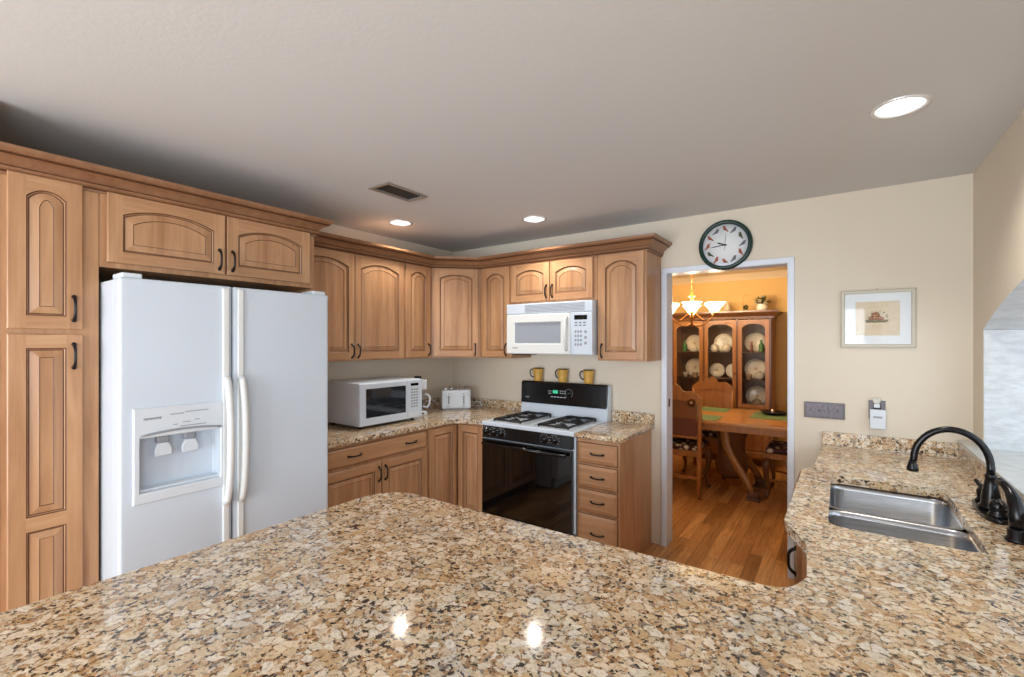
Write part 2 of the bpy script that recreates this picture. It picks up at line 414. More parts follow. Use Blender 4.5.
# ceiling of kitchen with round holes for the cans and the duct
LIGHTS = [(0.46, -1.085, 'recessed ceiling lamp over the countertop microwave'),
          (1.346, -0.585, 'recessed ceiling lamp in front of the range cabinets'),
          (3.372, -1.140, 'largest looking recessed ceiling lamp, above the sink at upper right')]
ce = MB().box(-0.12, W+TH, -7.0, 0.12, H, H+0.10, 'ceiling').build('ceiling')
cs = []
for x, y, _ in LIGHTS: cs.append(MB().lathe([(0.079, -0.05), (0.079, 0.2)], 'ceiling', (x, y, H), 40).build('c'))
VX0, VX1, VY0, VY1 = 0.924, 1.102, -1.735, -1.42
cs.append(MB().box(VX0+0.02, VX1-0.02, VY0+0.02, VY1-0.02, H-0.05, H+0.2, 'ceiling').build('c'))
cut(ce, cs); struct(ce)
# far kitchen end: patio opening with frame
b = MB(); b.box(-0.12, 0.5, -7.12, -7.0, 0, H, 'wall'); b.box(3.6, W+TH, -7.12, -7.0, 0, H, 'wall'); b.box(0.5, 3.6, -7.12, -7.0, 2.2, H, 'wall')
struct(b.build('wall_rear'))
b = MB(); 
for x in (0.5, 2.02, 3.54): b.box(x, x+0.06, -7.1, -7.04, 0, 2.2, 'white_paint')
b.box(0.5, 3.6, -7.1, -7.04, 2.14, 2.2, 'white_paint'); b.box(0.5, 3.6, -7.1, -7.04, 0, 0.06, 'white_paint')
struct(b.build('window_1'))
b = MB()
for y in (-5.8, -4.78, -3.75): b.box(W+0.02, W+0.07, y, y+0.05, 0.8, 2.1, 'white_paint')
b.box(W+0.02, W+0.07, -5.8, -3.7, 2.05, 2.1, 'white_paint'); b.box(W+0.02, W+0.07, -5.8, -3.7, 0.8, 0.85, 'white_paint')
struct(b.build('added_side_window'))  # unseen window, added with its daylight to light the refrigerator front
# dining room shell
DY = 3.32
struct(MB().box(-0.9, 5.0, DY, DY+0.12, 0, H, 'wall_dining').build('wall_dining_back'))
struct(MB().box(-1.02, -0.9, 0.12, DY+0.12, 0, H, 'wall_dining').build('wall_dining_left'))
struct(MB().box(5.0, 5.12, 0.12, DY+0.12, 0, H, 'wall_dining').build('wall_dining_right'))
struct(MB().box(-1.02, 5.12, 0.12, DY+0.12, H, H+0.1, 'ceiling_dining').build('ceiling_dining'))
b = MB(); b.box(-0.9, 0.0-0.12, 0.0, 0.12, 0, H, 'wall_dining'); struct(b.build('wall_dining_front'))
struct(MB().box(W+TH, 5.6, 0.0, 0.119, 0, H+0.1, 'plaster').build('wall_porch'))
prof = [(0, 0.0), (0.0, -0.085), (0.012, -0.085), (0.02, -0.06), (0.045, -0.03), (0.06, -0.012), (0.075, 0.0)]
struct(MB().prism([(DY-a-0.0, H+h) for a, h in prof], -0.9, 5.0, 'ceiling_dining', 'yz').build('trim_2'))
struct(MB().box(2.62, 5.0, DY-0.022, DY, 0.76, 0.82, 'ceiling_dining', 0.006).build('trim_3'))
struct(MB().box(2.62, 5.0, DY-0.016, DY, 0.0, 0.11, 'white_paint', 0.004).build('baseboard_dining'))

# ------------------------------------------------------------------ recessed lamps and the air vent
lamp0 = None
for i, (x, y, lb) in enumerate(LIGHTS):
    if lamp0 is None:
        t = thing('recessed_lamp', lb, 'ceiling light', (x, y, H), 0, 'recessed kitchen ceiling lamps')
        MB().lathe([(0.093, 0.0), (0.093, -0.004), (0.088, -0.007), (0.076, -0.004), (0.076, 0.0)], 'lamp_reflector', seg=40, cap=False).build('trim_ring', t)
        MB().lathe([(0.0765, 0.002), (0.070, 0.05), (0.05, 0.09), (0.0, 0.095)], 'lamp_reflector', seg=40, cap=False).build('reflector', t)
        MB().lathe([(0.0, 0.030), (0.035, 0.033), (0.056, 0.045), (0.060, 0.062), (0.035, 0.085)], 'bulb', seg=32, cap=False).build('bulb', t)
        lamp0 = t
    else: t = dup(lamp0, (x, y, H), label=lb)
    spot('recessed_spot', (x, y, H-0.012), 21, (1.0, 0.95, 0.87), 132)
t = thing('air_vent', 'metal ceiling air vent with dark louvres, above the refrigerator end of the kitchen', 'vent', (0, 0, H))
b = MB(); w_ = 0.022
b.box(VX0, VX1, VY0, VY0+w_, -0.008, 0, 'vent', 0.002); b.box(VX0, VX1, VY1-w_, VY1, -0.008, 0, 'vent', 0.002)
b.box(VX0, VX0+w_, VY0+w_, VY1-w_, -0.008, 0, 'vent', 0.002); b.box(VX1-w_, VX1, VY0+w_, VY1-w_, -0.008, 0, 'vent', 0.002); b.build('frame', t)
for i in range(6):
    xx = VX0 + 0.032 + i*0.0220
    MB().prism([(xx, -0.003), (xx+0.003, -0.003), (xx+0.016, 0.014), (xx+0.013, 0.014)], VY0+w_, VY1-w_, 'vent_dark', 'xz').build('louvre', t)
MB().box(VX0+0.021, VX1-0.021, VY0+0.021, VY1-0.021, 0.06, 0.064, 'black').build('duct', t)

# ------------------------------------------------------------------ cabinet pieces
def door_shape(w, h, a, b, arch, e, n=14, top=None):
    """inner outline inset by e; a = stile, b = bottom rail"""
    x0, x1 = a+e, w-a-e; z0 = b+e; rt = (top if top else b)
    zs = h - rt - arch - e
    pts = [(x0, z0), (x1, z0)]
    for i in range(n+1):
        t = 1 - 2*i/n
        x = (x0+x1)/2 + t*(x1-x0)/2
        if arch > 0:
            u = min(1.0, abs(t)); z = zs + arch*(1 - u**2.2)
        else: z = zs
        pts.append((x, z))
    return pts
def door_mb(w, h, arch=0.0, stile=0.056, rail=0.058, th=0.019, panels=None, top=None):
    """raised panel door; front faces -y at y=-th, back at y=0; grows from x=0, z=0"""
    b = MB(); F = -th
    panels = panels or [(0.0, h, arch)]
    # edge sides + back
    ch = 0.003
    o0 = [(0,0,0),(w,0,0),(w,0,h),(0,0,h)]; o1 = [(0,F+ch,0),(w,F+ch,0),(w,F+ch,h),(0,F+ch,h)]; o2 = [(ch,F,ch),(w-ch,F,ch),(w-ch,F,h-ch),(ch,F,h-ch)]
    b.loops([o0, o1, o2], 'wood', True, cap0=True)
    n = 14
    zprev = None
    for k, (pz0, pz1, ar) in enumerate(panels):
        hh = pz1-pz0
        bot = rail if k == 0 else rail*0.5; tp = (top or rail) if k == len(panels)-1 else rail*0.5
        sh = [(x, z+pz0) for x, z in door_shape(w, hh, stile, bot, ar, 0.0, n, tp)]
        X0, X1 = ch, w-ch; Z0 = pz0+(ch if k == 0 else 0); Z1 = pz1-(ch if k == len(panels)-1 else 0)
        zs = sh[2][1]; zb = sh[0][1]
        # stiles, bottom rail, top rail strip
        b.poly([(X0,F,Z0),(stile,F,Z0),(stile,F,Z1),(X0,F,Z1)], 'wood'); b.poly([(w-stile,F,Z0),(X1,F,Z0),(X1,F,Z1),(w-stile,F,Z1)], 'wood')
        b.poly([(stile,F,Z0),(w-stile,F,Z0),(w-stile,F,zb),(stile,F,zb)], 'wood_h')
        tops = sh[2:]
        for i in range(len(tops)-1):
            (xa, za), (xb, zb2) = tops[i], tops[i+1]
            b.poly([(xa,F,za),(xa,F,Z1),(xb,F,Z1),(xb,F,zb2)], 'wood_h')
        def ring(e, y): return [(x, y, z+pz0) for x, z in door_shape(w, hh, stile, bot, ar, e, n, tp)]
        g = F+0.008
        b.loops([ring(0.0, F), ring(0.0035, g-0.003), ring(0.006, g), ring(0.010, g), ring(0.036, F+0.0010), ring(0.0385, F+0.0035)], ['glaze','wood','glaze','wood','glaze'])
        lp = ring(0.0385, F+0.0035)
        f = b.poly(lp, 'wood')
    bmesh.ops.remove_doubles(b.bm, verts=b.bm.verts, dist=0.0001)
    return b
def pull(parent, x, z, vertical=True, L=0.095, y=-0.019):
    b = MB(); n = 12; pts = []; rs = []
    for i in range(n+1):
        t = i/n*2-1; off = 0.026*(1-abs(t)**4)
        p = (x, y-off, z+t*L/2) if vertical else (x+t*L/2, y-off, z)
        pts.append(p); rs.append(0.0050+0.0022*abs(t)**3)
    b.tube(pts, rs, 'black', 8)
    for s_ in (-1, 1):
        c = (x, y-0.002, z+s_*L/2) if vertical else (x+s_*L/2, y-0.002, z)
        b.lathe([(0.0085, 0.0015), (0.0085, -0.003), (0.005, -0.006)], 'black', c, 8, 'y')
    return b.build('handle', parent)
def add_door(cab, x, z, w, h, arch=0.0, pull_at=None, name='door', **kw):
    d = door_mb(w, h, arch, **kw).build(name, cab, (x, -0.0008, z))
    if pull_at:
        kind, px, pz = pull_at; pull(d, px, pz, kind == 'v')
    return d
def drawer_mb(w, h, th=0.019):
    b = MB(); F = -th; e = 0.010; i2 = 0.030
    def R(i, y): return [(i,y,i),(w-i,y,i),(w-i,y,h-i),(i,y,h-i)]
    b.loops([R(0,0), R(0,F+0.011), R(0.004,F+0.0085), R(i2-0.006,F+0.001), R(i2-0.004,F)], ['wood_h','glaze','wood_h','wood_h'], True, cap0=True)
    b.poly(R(i2-0.004, F), 'wood_h'); return b
def slab_drawer_mb(w, h, th=0.019):
    b = MB(); F = -th
    def R(i, y): return [(i,y,i),(w-i,y,i),(w-i,y,h-i),(i,y,h-i)]
    b.loops([R(0,0), R(0,F+0.009), R(0.003,F+0.008), R(0.014,F)], ['wood_h','glaze','wood_h'], True, cap0=True)
    b.poly(R(0.014, F), 'wood_h'); return b
def sweep(path, profile, m, name):
    """crown along a plan polyline; outward = right-hand side of travel"""
    P = [Vector((p[0], p[1])) for p in path]; b = MB(); n = len(P); nr = []
    for i in range(n):
        ds = []
        if i > 0: ds.append((P[i]-P[i-1]).normalized())
        if i < n-1: ds.append((P[i+1]-P[i]).normalized())
        ns = [Vector((d.y, -d.x)) for d in ds]
        m_ = sum(ns, Vector((0,0))).normalized(); k_ = 1/max(0.3, m_.dot(ns[0])); nr.append(m_*k_)
    V = [[b.bm.verts.new((P[i].x + nr[i].x*o_, P[i].y + nr[i].y*o_, z)) for o_, z, g in profile] for i in range(n)]
    for i in range(n-1):
        for j in range(len(profile)):
            k_ = (j+1) % len(profile)
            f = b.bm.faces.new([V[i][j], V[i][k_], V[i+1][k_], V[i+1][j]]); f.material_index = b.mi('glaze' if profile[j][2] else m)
    for e in (V[0][::-1], V[-1]): f = b.bm.faces.new(e); f.material_index = b.mi(m)
    return b.build(name)
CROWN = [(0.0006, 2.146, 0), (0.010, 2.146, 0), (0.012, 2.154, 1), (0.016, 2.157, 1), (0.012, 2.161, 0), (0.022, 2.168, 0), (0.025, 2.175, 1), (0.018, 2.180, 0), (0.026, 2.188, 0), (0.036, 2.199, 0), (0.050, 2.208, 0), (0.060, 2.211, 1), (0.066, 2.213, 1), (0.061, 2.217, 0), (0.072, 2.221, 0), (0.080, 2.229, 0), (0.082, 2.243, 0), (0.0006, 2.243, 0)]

# ------------------------------------------------------------------ PANTRY and refrigerator surround (left wall, face x = 0.615)
FX = 0.615
R90 = PI/2
P0, P1 = -3.156, -2.872
pan = thing('pantry_cabinet', 'tall narrow wooden pantry cabinet at the far left, beside the refrigerator', 'cabinet', (FX, P0, 0), R90)
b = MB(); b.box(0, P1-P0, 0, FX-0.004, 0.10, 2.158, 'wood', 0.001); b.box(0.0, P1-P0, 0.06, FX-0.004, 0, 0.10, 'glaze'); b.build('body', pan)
add_door(pan, 0.016, 1.565, 0.214, 0.596, 0.030, ('v', 0.186, 0.085), stile=0.05, rail=0.052, name='door', top=0.052)
add_door(pan, 0.016, 0.115, 0.214, 1.430, 0, ('v', 0.186, 1.342), stile=0.05, rail=0.055, panels=[(0, 0.692, 0), (0.692, 1.430, 0)], name='door')
# cabinet above the refrigerator: face between pantry and side panel
C0, C1 = -2.870, -1.886
ovf = thing('refrigerator_top_cabinet', 'two-door wooden cabinet directly above the refrigerator', 'cabinet', (FX, C0, 1.835), R90)
MB().box(0, C1-C0, 0, FX-0.004, 0, 2.158-1.835, 'wood', 0.001).build('body', ovf)
add_door(ovf, 0.022, 0.022, 0.464, 0.300, 0.038, ('v', 0.436, 0.072), stile=0.052, rail=0.050)
add_door(ovf, 0.496, 0.022, 0.452, 0.300, 0.038, ('v', 0.024, 0.072), stile=0.052, rail=0.050)
o = MB().box(0.05, FX, C1-0.02, C1, 0, 1.834, 'wood', 0.001).build('refrigerator_side_panel'); tag(o, 'upright wooden end panel between the refrigerator and the microwave worktop', 'panel')
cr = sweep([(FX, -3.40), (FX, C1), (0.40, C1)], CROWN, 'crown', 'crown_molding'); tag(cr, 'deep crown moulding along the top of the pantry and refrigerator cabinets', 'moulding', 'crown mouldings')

# ------------------------------------------------------------------ REFRIGERATOR
fr = thing('refrigerator', 'white side-by-side refrigerator with ice and water dispenser', 'refrigerator', (0.855, -2.866, 0), R90)
FWD = 0.920; FH = 1.782; SP = 0.420   # local x: 0..FWD, door fronts at y=0, body behind
b = MB(); b.box(0.004, FWD-0.004, 0.085, 0.80, 0.02, FH-0.012, 'white_app', 0.006)
b.build('body', fr)
b = MB(); b.box(0.01, FWD-0.01, 0.05, 0.10, 0.02, 0.105, 'grey_plastic', 0.003)
for i in range(5): b.box(0.03, FWD-0.03, 0.046, 0.052, 0.03+i*0.014, 0.036+i*0.014, 'white_plastic')
lab(b.build('toe_grille', fr), 'grey toe grille')
# freezer door with a real recess for the dispenser
dx0, dx1, dz0, dz1 = 0.066, 0.365, 0.895, 1.118
fd = MB().box(0.0, SP-0.003, 0.0, 0.078, 0.115, FH-0.008, 'white_app', 0.016, 4).build('freezer_door', fr)
cut(fd, [MB().box(dx0, dx1, -0.05, 0.062, dz0, dz1, 'white_app', 0.01).build('c')])
b = MB()
X0, X1, Z0, Z1 = 0.043, 0.389, 0.850, 1.243
def frame(b, X0, X1, Z0, Z1, x0, x1, z0, z1, y0, y1, m, bev=0.003):
    def R(a0, a1, c0, c1, y): return [(a0,y,c0),(a1,y,c0),(a1,y,c1),(a0,y,c1)]
    b.loops([R(X0,X1,Z0,Z1,y1), R(X0,X1,Z0,Z1,y0+bev), R(X0+bev,X1-bev,Z0+bev,Z1-bev,y0), R(x0-bev,x1+bev,z0-bev,z1+bev,y0), R(x0,x1,z0,z1,y0+bev), R(x0,x1,z0,z1,y1)], m)
frame(b, X0, X1, Z0, Z1, dx0, dx1, dz0, dz1, -0.009, 0.002, 'white_plastic', 0.004)
bz = b.build('dispenser_bezel', fd)
lab(bz, 'raised white dispenser surround')
# curved lip under the controls
b = MB(); pts = []
for i in range(17):
    t = i/16*2-1; pts.append((0.2155+t*0.150, -0.011, 1.128 + 0.012*(1-t*t)))
b.tube(pts, 0.005, 'grey_plastic', 8); b.build('dispenser_lip', fd)
b = MB(); b.box(dx0+0.002, dx1-0.002, 0.010, 0.060, dz0, dz0+0.010, 'white_plastic', 0.002); b.build('drip_tray', fd)
for xx in (0.155, 0.255):
    b = MB(); b.box(xx-0.022, xx+0.022, 0.022, 0.055, 1.085, 1.117, 'grey_plastic', 0.006)
    b.prism([(xx-0.020, 1.085), (xx+0.020, 1.085), (xx+0.032, 1.055), (xx+0.030, 1.030), (xx-0.030, 1.030), (xx-0.032, 1.055)], 0.018, 0.034, 'white_plastic', 'xz', 0.004)
    b.build('dispenser_paddle', fd)
b = MB()
for xx, zz, ww in ((0.17,1.205,0.05),(0.225,1.210,0.09),(0.18,1.160,0.018),(0.215,1.166,0.03),(0.262,1.172,0.018),(0.205,1.150,0.10)):
    b.box(xx, xx+ww, -0.0098, -0.0088, zz, zz+0.0035, 'grey_plastic')
b.build('dispenser_markings', fd)
text('brand_lettering', 'KENMORE', 0.0135, 'ink', fd, (0.108, -0.0095, 1.196), (PI/2, 0, 0))
rd = MB().box(SP+0.003, FWD, 0.0, 0.078, 0.115, FH-0.008, 'white_app', 0.016, 4).build('refrigerator_door', fr)
for dd, xx in ((fd, SP-0.030), (rd, SP+0.034)):
    b = MB(); b.box(xx-0.013, xx+0.013, -0.010, 0.004, 0.14, FH-0.02, 'cream_app', 0.004)
    b.build('handle_strip', dd)
    b = MB(); pts = []
    for i in range(25):
        t = i/24; z = 0.765 + t*0.585; off = 0.012 + 0.044*math.sin(PI*t)**0.55
        pts.append((xx, -off, z))
    b.tube(pts, 0.0135, 'cream_app', 10, flat=1.15); b.build('handle', dd)
for x0, x1 in ((0.012, 0.080), (FWD-0.085, FWD-0.012)):
    MB().box(x0, x1, 0.012, 0.13, FH-0.010, FH+0.012, 'white_plastic', 0.006).build('hinge_cover', fr)

# ------------------------------------------------------------------ UPPER CABINETS on left wall
UX = 0.312; UZ0, UZ1 = 1.378, 2.158; UH = UZ1-UZ0
def wall_cab(name, label, loc, rotz, width, doors, depth=UX-0.003, z0=UZ0, z1=UZ1):
    t = thing(name, label, 'cabinet', (loc[0], loc[1], z0), rotz, 'wall cabinets')
    MB().box(0.0005, width-0.0005, 0, depth, 0, z1-z0, 'wood', 0.001).build('body', t)
    for (x, w_, ar, pl) in doors: add_door(t, x, 0.012, w_, z1-z0-0.022, ar, pl, stile=0.050 if w_ > 0.26 else 0.046, rail=0.052)
    return t
wall_cab('wall_cabinet', 'widest two-door wall cabinet, hung above the countertop microwave', (UX, -1.884), R90, 0.962,
         [(0.012, 0.476, 0.045, ('v', 0.452, 0.06)), (0.492, 0.456, 0.045, ('v', 0.024, 0.06))])
wall_cab('wall_cabinet', 'narrow wall cabinet with one slim arched door, left of the diagonal corner cabinet', (UX, -0.921), R90, 0.307,
         [(0.012, 0.268, 0.036, ('v', 0.244, 0.06))])
# diagonal corner cabinet
t = thing('corner_wall_cabinet', 'diagonal corner wall cabinet with one arched door facing the room', 'cabinet', (UX, -0.612, UZ0), PI/4, 'wall cabinets')
dl = math.hypot(0.612-UX, 0.612-UX)
b = MB(); pts = [(UX, -0.612), (0.612, -UX), (0.612, -0.003), (0.003, -0.003), (0.003, -0.612)]
c_, s_ = math.cos(-PI/4), math.sin(-PI/4)
b.prism([((x-UX)*c_-(y+0.612)*s_, (x-UX)*s_+(y+0.612)*c_) for x, y in pts], 0, UH, 'wood'); b.build('body', t)
add_door(t, 0.020, 0.012, dl-0.040, UH-0.022, 0.030, ('v', dl-0.068, 0.06), stile=0.052, rail=0.052)
# back wall uppers
wall_cab('wall_cabinet', 'narrow wall cabinet between the diagonal corner cabinet and the range microwave', (0.614, -UX), 0, 0.328,
         [(0.034, 0.282, 0.036, ('v', 0.258, 0.06))])
t = thing('microwave_top_cabinet', 'short two-door wall cabinet directly above the range microwave', 'cabinet', (0.944, -UX, 1.822), 0, 'wall cabinets')
MB().box(0.0005, 0.7795, 0, UX-0.003, 0, UZ1-1.822, 'wood', 0.001).build('body', t)
add_door(t, 0.010, 0.022, 0.366, 0.300, 0.036, ('v', 0.343, 0.070), stile=0.052, rail=0.050)
add_door(t, 0.384, 0.022, 0.366, 0.300, 0.036, ('v', 0.023, 0.070), stile=0.052, rail=0.050)
wall_cab('wall_cabinet', 'tall single-door wall cabinet at the end of the row, beside the doorway', (1.726, -UX), 0, 0.370,
         [(0.018, 0.334, 0.046, ('v', 0.024, 0.06))])
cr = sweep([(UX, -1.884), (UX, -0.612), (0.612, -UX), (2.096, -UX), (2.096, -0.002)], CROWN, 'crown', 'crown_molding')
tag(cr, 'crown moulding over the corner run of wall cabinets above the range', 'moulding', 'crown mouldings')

# ------------------------------------------------------------------ RANGE MICROWAVE
t = thing('range_microwave', 'off-white microwave mounted above the range', 'microwave', (0.950, -0.385, 1.418), 0)
MW, MH = 0.768, 0.403
MB().box(0, MW, 0.022, 0.375, 0, MH, 'white_app', 0.004).build('body', t)
b = MB(); b.box(0, MW, 0, 0.022, MH-0.082, MH, 'white_app', 0.005)
for i in range(6): b.box(0.18, MW-0.06, -0.0015, 0.002, MH-0.070+i*0.0105, MH-0.0655+i*0.0105, 'grey_plastic')
b.build('vent_grille', t)
d = MB(); frame(d, 0.0, 0.590, 0.004, MH-0.086, 0.080, 0.505, 0.085, 0.250, -0.004, 0.022, 'cream_app', 0.005)
d = d.build('door', t)
lab(MB().box(0.078, 0.507, 0.004, 0.012, 0.083, 0.252, 'otr_glass').build('window', d), 'pale grey see-through window')
b = MB(); b.tube([(0.560, -0.006, 0.035), (0.560, -0.030, 0.06), (0.560, -0.034, 0.16), (0.560, -0.030, 0.265), (0.560, -0.006, 0.29)], 0.0125, 'cream_app', 10); b.build('handle', d)
MB().box(0.060, 0.115, -0.0052, -0.0035, 0.045, 0.053, 'grey_plastic').build('brand_mark', d)
p = MB().box(0.592, MW, -0.002, 0.022, 0.004, MH-0.086, 'white_app', 0.004).build('control_panel', t)
b = MB().box(0.622, 0.728, -0.0035, 0, 0.262, 0.296, 'black_glass', 0.001).build('display', p)
for r in range(2):
    for c in range(3): MB().box(0.628+c*0.034, 0.648+c*0.034, -0.0035, 0, 0.236-r*0.020, 0.244-r*0.020, 'ink').build('button', p)
for r in range(4):
    for c in range(3): MB().box(0.626+c*0.022, 0.641+c*0.022, -0.0035, 0, 0.165-r*0.032, 0.183-r*0.032, 'grey_plastic').build('button', p)
for r in range(3): MB().lathe([(0.011, 0.0), (0.011, -0.0035)], 'grey_plastic', (0.715, -0.001, 0.172-r*0.042), 12, 'y').build('button', p)
lab(MB().box(0.04, 0.20, 0.03, 0.15, -0.008, 0.0005, 'black', 0.002).build('task_lamp', t), 'dark lamp cover under the microwave')

# ------------------------------------------------------------------ BASE CABINETS
BX = 0.615; BT = CB-0.032     # base face, underside of worktop
bc = thing('base_cabinet', 'base cabinet with one wide drawer over two doors, left of the corner', 'cabinet', (BX, -1.882, 0), R90, 'base cabinets')
bw = 0.930
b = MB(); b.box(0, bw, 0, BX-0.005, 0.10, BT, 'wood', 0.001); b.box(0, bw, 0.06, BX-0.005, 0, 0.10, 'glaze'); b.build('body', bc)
d = slab_drawer_mb(bw-0.035, 0.122).build('drawer', bc, (0.012, -0.0008, 0.722))
pull(d, 0.255, 0.062, False); pull(d, 0.735, 0.062, False)
add_door(bc, 0.012, 0.115, 0.468, 0.588, 0, ('v', 0.444, 0.505)); add_door(bc, 0.488, 0.115, 0.420, 0.588, 0, ('v', 0.024, 0.505))
# corner base with folding doors
t = thing('corner_base_cabinet', 'corner base cabinet with two tall folding doors meeting in the inner corner', 'cabinet', (0, 0, 0), 0, 'base cabinets')
b = MB(); b.prism([(0.005, -0.951), (BX, -0.951), (BX, -BX), (0.900, -BX), (0.900, -0.005), (0.005, -0.005)], 0.10, BT, 'wood')
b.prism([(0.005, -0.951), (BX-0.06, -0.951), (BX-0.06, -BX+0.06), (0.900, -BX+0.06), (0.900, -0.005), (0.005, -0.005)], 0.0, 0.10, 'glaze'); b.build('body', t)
d = door_mb(0.300, 0.732, 0, stile=0.050, rail=0.055).build('door', t, (BX+0.0008, -0.944, 0.115), R90)
d = door_mb(0.256, 0.732, 0, stile=0.050, rail=0.055).build('door', t, (0.640, -BX-0.0008, 0.115))
# drawer base right of the range
db = thing('drawer_cabinet', 'narrow base cabinet of four stacked drawers, right of the range', 'cabinet', (1.716, -BX, 0), 0, 'base cabinets')
dw = 0.308
b = MB(); b.box(0, dw, 0, BX-0.005, 0.10, BT, 'wood', 0.001); b.box(0, dw, 0.06, BX-0.005, 0, 0.10, 'wood'); b.build('body', db)
for z0, z1 in ((0.700, 0.838), (0.536, 0.688), (0.372, 0.524), (0.115, 0.360)):
    d = drawer_mb(dw-0.020, z1-z0).build('drawer', db, (0.008, -0.0008, z0)); pull(d, (dw-0.02)/2+0.005, (z1-z0)/2, False, 0.088)
# worktops
def arc(cx, cy, r, a0, a1, n=10): return [(cx+r*math.cos(math.radians(a0+(a1-a0)*i/n)), cy+r*math.sin(math.radians(a0+(a1-a0)*i/n))) for i in range(n+1)]
CE = 0.648
pts = [(0.002, -1.884), (CE, -1.884)] + [(CE, -0.90)] + arc(CE+0.17, -CE-0.17, 0.17, 180, 90, 10)[0:] + [(0.901, -CE), (0.901, -0.002), (0.002, -0.002)]
wt = MB().prism(pts, CB-0.032, CB, 'granite', bev=0.009).build('worktop')
tag(wt, 'L-shaped granite worktop carrying the microwave, coffee maker and toaster', 'countertop', 'granite worktops')
b = MB(); b.box(0.0025, 0.022, -1.882, -0.0025, CB, CB+0.080, 'granite', 0.002); b.box(0.022, 0.900, -0.022, -0.0025, CB, CB+0.080, 'granite', 0.002); b.build('backsplash', wt)
wt = MB().prism([(1.712, -0.002), (1.712, -CE), (2.034, -CE), (2.046, -CE+0.012), (2.046, -0.002)], CB-0.032, CB, 'granite', bev=0.009).build('worktop')
tag(wt, 'small granite worktop on the drawer cabinet beside the range', 'countertop', 'granite worktops')
MB().box(1.712, 2.046, -0.022, -0.0025, CB, CB+0.080, 'granite', 0.002).build('backsplash', wt)

# peninsula and sink run: one slab
SK = (3.150, 3.548, -1.525, -0.800)
pts = ([(3.092, -0.003), (3.086, -0.670)] + [(3.072, -0.700), (3.046, -0.722), (3.022, -0.742)] + [(3.022, -1.545), (3.026, -1.575), (3.036, -1.600), (3.104, -1.735)] )
pts += [(3.110, -1.76), (3.112, -1.99), (3.106, -2.04), (3.090, -2.075), (3.062, -2.100), (3.02, -2.112)]
pts += [(2.2, -2.122), (1.78, -2.128)] + arc(1.76, -2.288, 0.16, 90, 180, 12) + [(1.592, -3.28)] + arc(1.68, -3.30, 0.088, 180, 270, 6) + [(W-0.004, -3.388), (W-0.004, -0.003)]
slab = MB().prism(pts, CT-0.034, CT, 'granite', bev=0.010).build('worktop')
sh = [(SK[0]+0.06*0, 0)]
def rrect(x0, x1, y0, y1, r, n=6): return arc(x1-r, y1-r, r, 0, 90, n) + arc(x0+r, y1-r, r, 90, 180, n) + arc(x0+r, y0+r, r, 180, 270, n) + arc(x1-r, y0+r, r, 270, 360, n)
cut(slab, [MB().prism(rrect(SK[0], SK[1], SK[2], SK[3], 0.045), CT-0.2, CT+0.2, 'granite').build('c')])
tag(slab, 'large granite worktop of the foreground peninsula and the sink run', 'countertop', 'granite worktops')
b = MB(); b.box(3.094, W-0.060, -0.022, -0.0025, CT, CT+0.080, 'granite', 0.002); b.box(W-0.060, W-0.003, -2.62, -0.0025, CT, CT+0.082, 'granite', 0.002); b.build('backsplash', slab)
# sink
sk = thing('sink', 'stainless steel double-bowl sink set under the granite', 'sink', ((SK[0]+SK[1])/2, (SK[2]+SK[3])/2, CT-0.036))
def bowl(x0, x1, y0, y1, depth, top=0.0):
    b = MB(); lps = []
    for inset, z, r in ((-0.012, top, 0.062), (0.0, top, 0.055), (0.003, top-0.02, 0.053), (0.010, -depth+0.03, 0.05), (0.022, -depth+0.008, 0.045), (0.045, -depth, 0.03)):
        lps.append([(x, y, z) for x, y in rrect(x0+inset, x1-inset, y0+inset, y1-inset, max(r, 0.01))])
    b.loops(lps, 'steel', True, True)
    f = b.bm.faces.new([b.bm.verts.new(p) for p in lps[-1]]); f.material_index = 0
    cx, cy = (x0+x1)/2, (y0+y1)/2
    return b, cx, cy
hx = (SK[1]-SK[0])/2+0.004; hy = (SK[3]-SK[2])/2+0.004
for y0, y1 in ((-0.020, hy), (-hy, -0.047)):
    b, cx, cy = bowl(-hx, hx, y0, y1, 0.19, -0.004)
    bw_ = b.build('bowl', sk)
    MB().lathe([(0.045, 0.001), (0.042, 0.004), (0.030, 0.002), (0.028, -0.004), (0.0, -0.004)], 'silver', (cx, cy, -0.19), 24).build('drain', bw_)
MB().box(-hx+0.012, hx-0.012, -0.049, -0.018, -0.026, -0.010, 'steel', 0.006).build('divider', sk)
# faucet
fx, fy = 3.638, -1.045
fa = thing('faucet', 'dark bronze gooseneck kitchen faucet behind the sink', 'faucet', (fx, fy, CT))
b = MB(); b.prism([(0.042*math.cos(a)*(1.0)+0, 0.142*(abs(math.sin(a))**0.75)*(1 if math.sin(a) > 0 else -1)) for a in [2*PI*i/32 for i in range(32)]], 0.0005, 0.016, 'bronze', bev=0.005); b.build('base_plate', fa)
b = MB(); b.lathe([(0.034, 0.014), (0.035, 0.026), (0.027, 0.034), (0.027, 0.06), (0.020, 0.100), (0.0155, 0.128), (0.0175, 0.132), (0.0175, 0.140), (0.014, 0.144)], 'bronze', seg=28); b.build('spout_body', fa)
b = MB(); pts = [(0, 0, 0.140), (0, 0, 0.165)]
for i in range(21):
    a = PI*i/20; pts.append((-0.108+0.108*math.cos(a), 0, 0.168 + 0.128*math.sin(a)))
pts += [(-0.219, 0, 0.155)]
b.tube(pts, [0.0125]*2+[0.012]*21+[0.0115], 'bronze', 16)
b.lathe([(0.0125, 0.0), (0.0135, -0.010), (0.0185, -0.026), (0.0195, -0.038), (0.015, -0.040)], 'bronze', (-0.2195, 0, 0.160), 20); b.build('spout', fa)
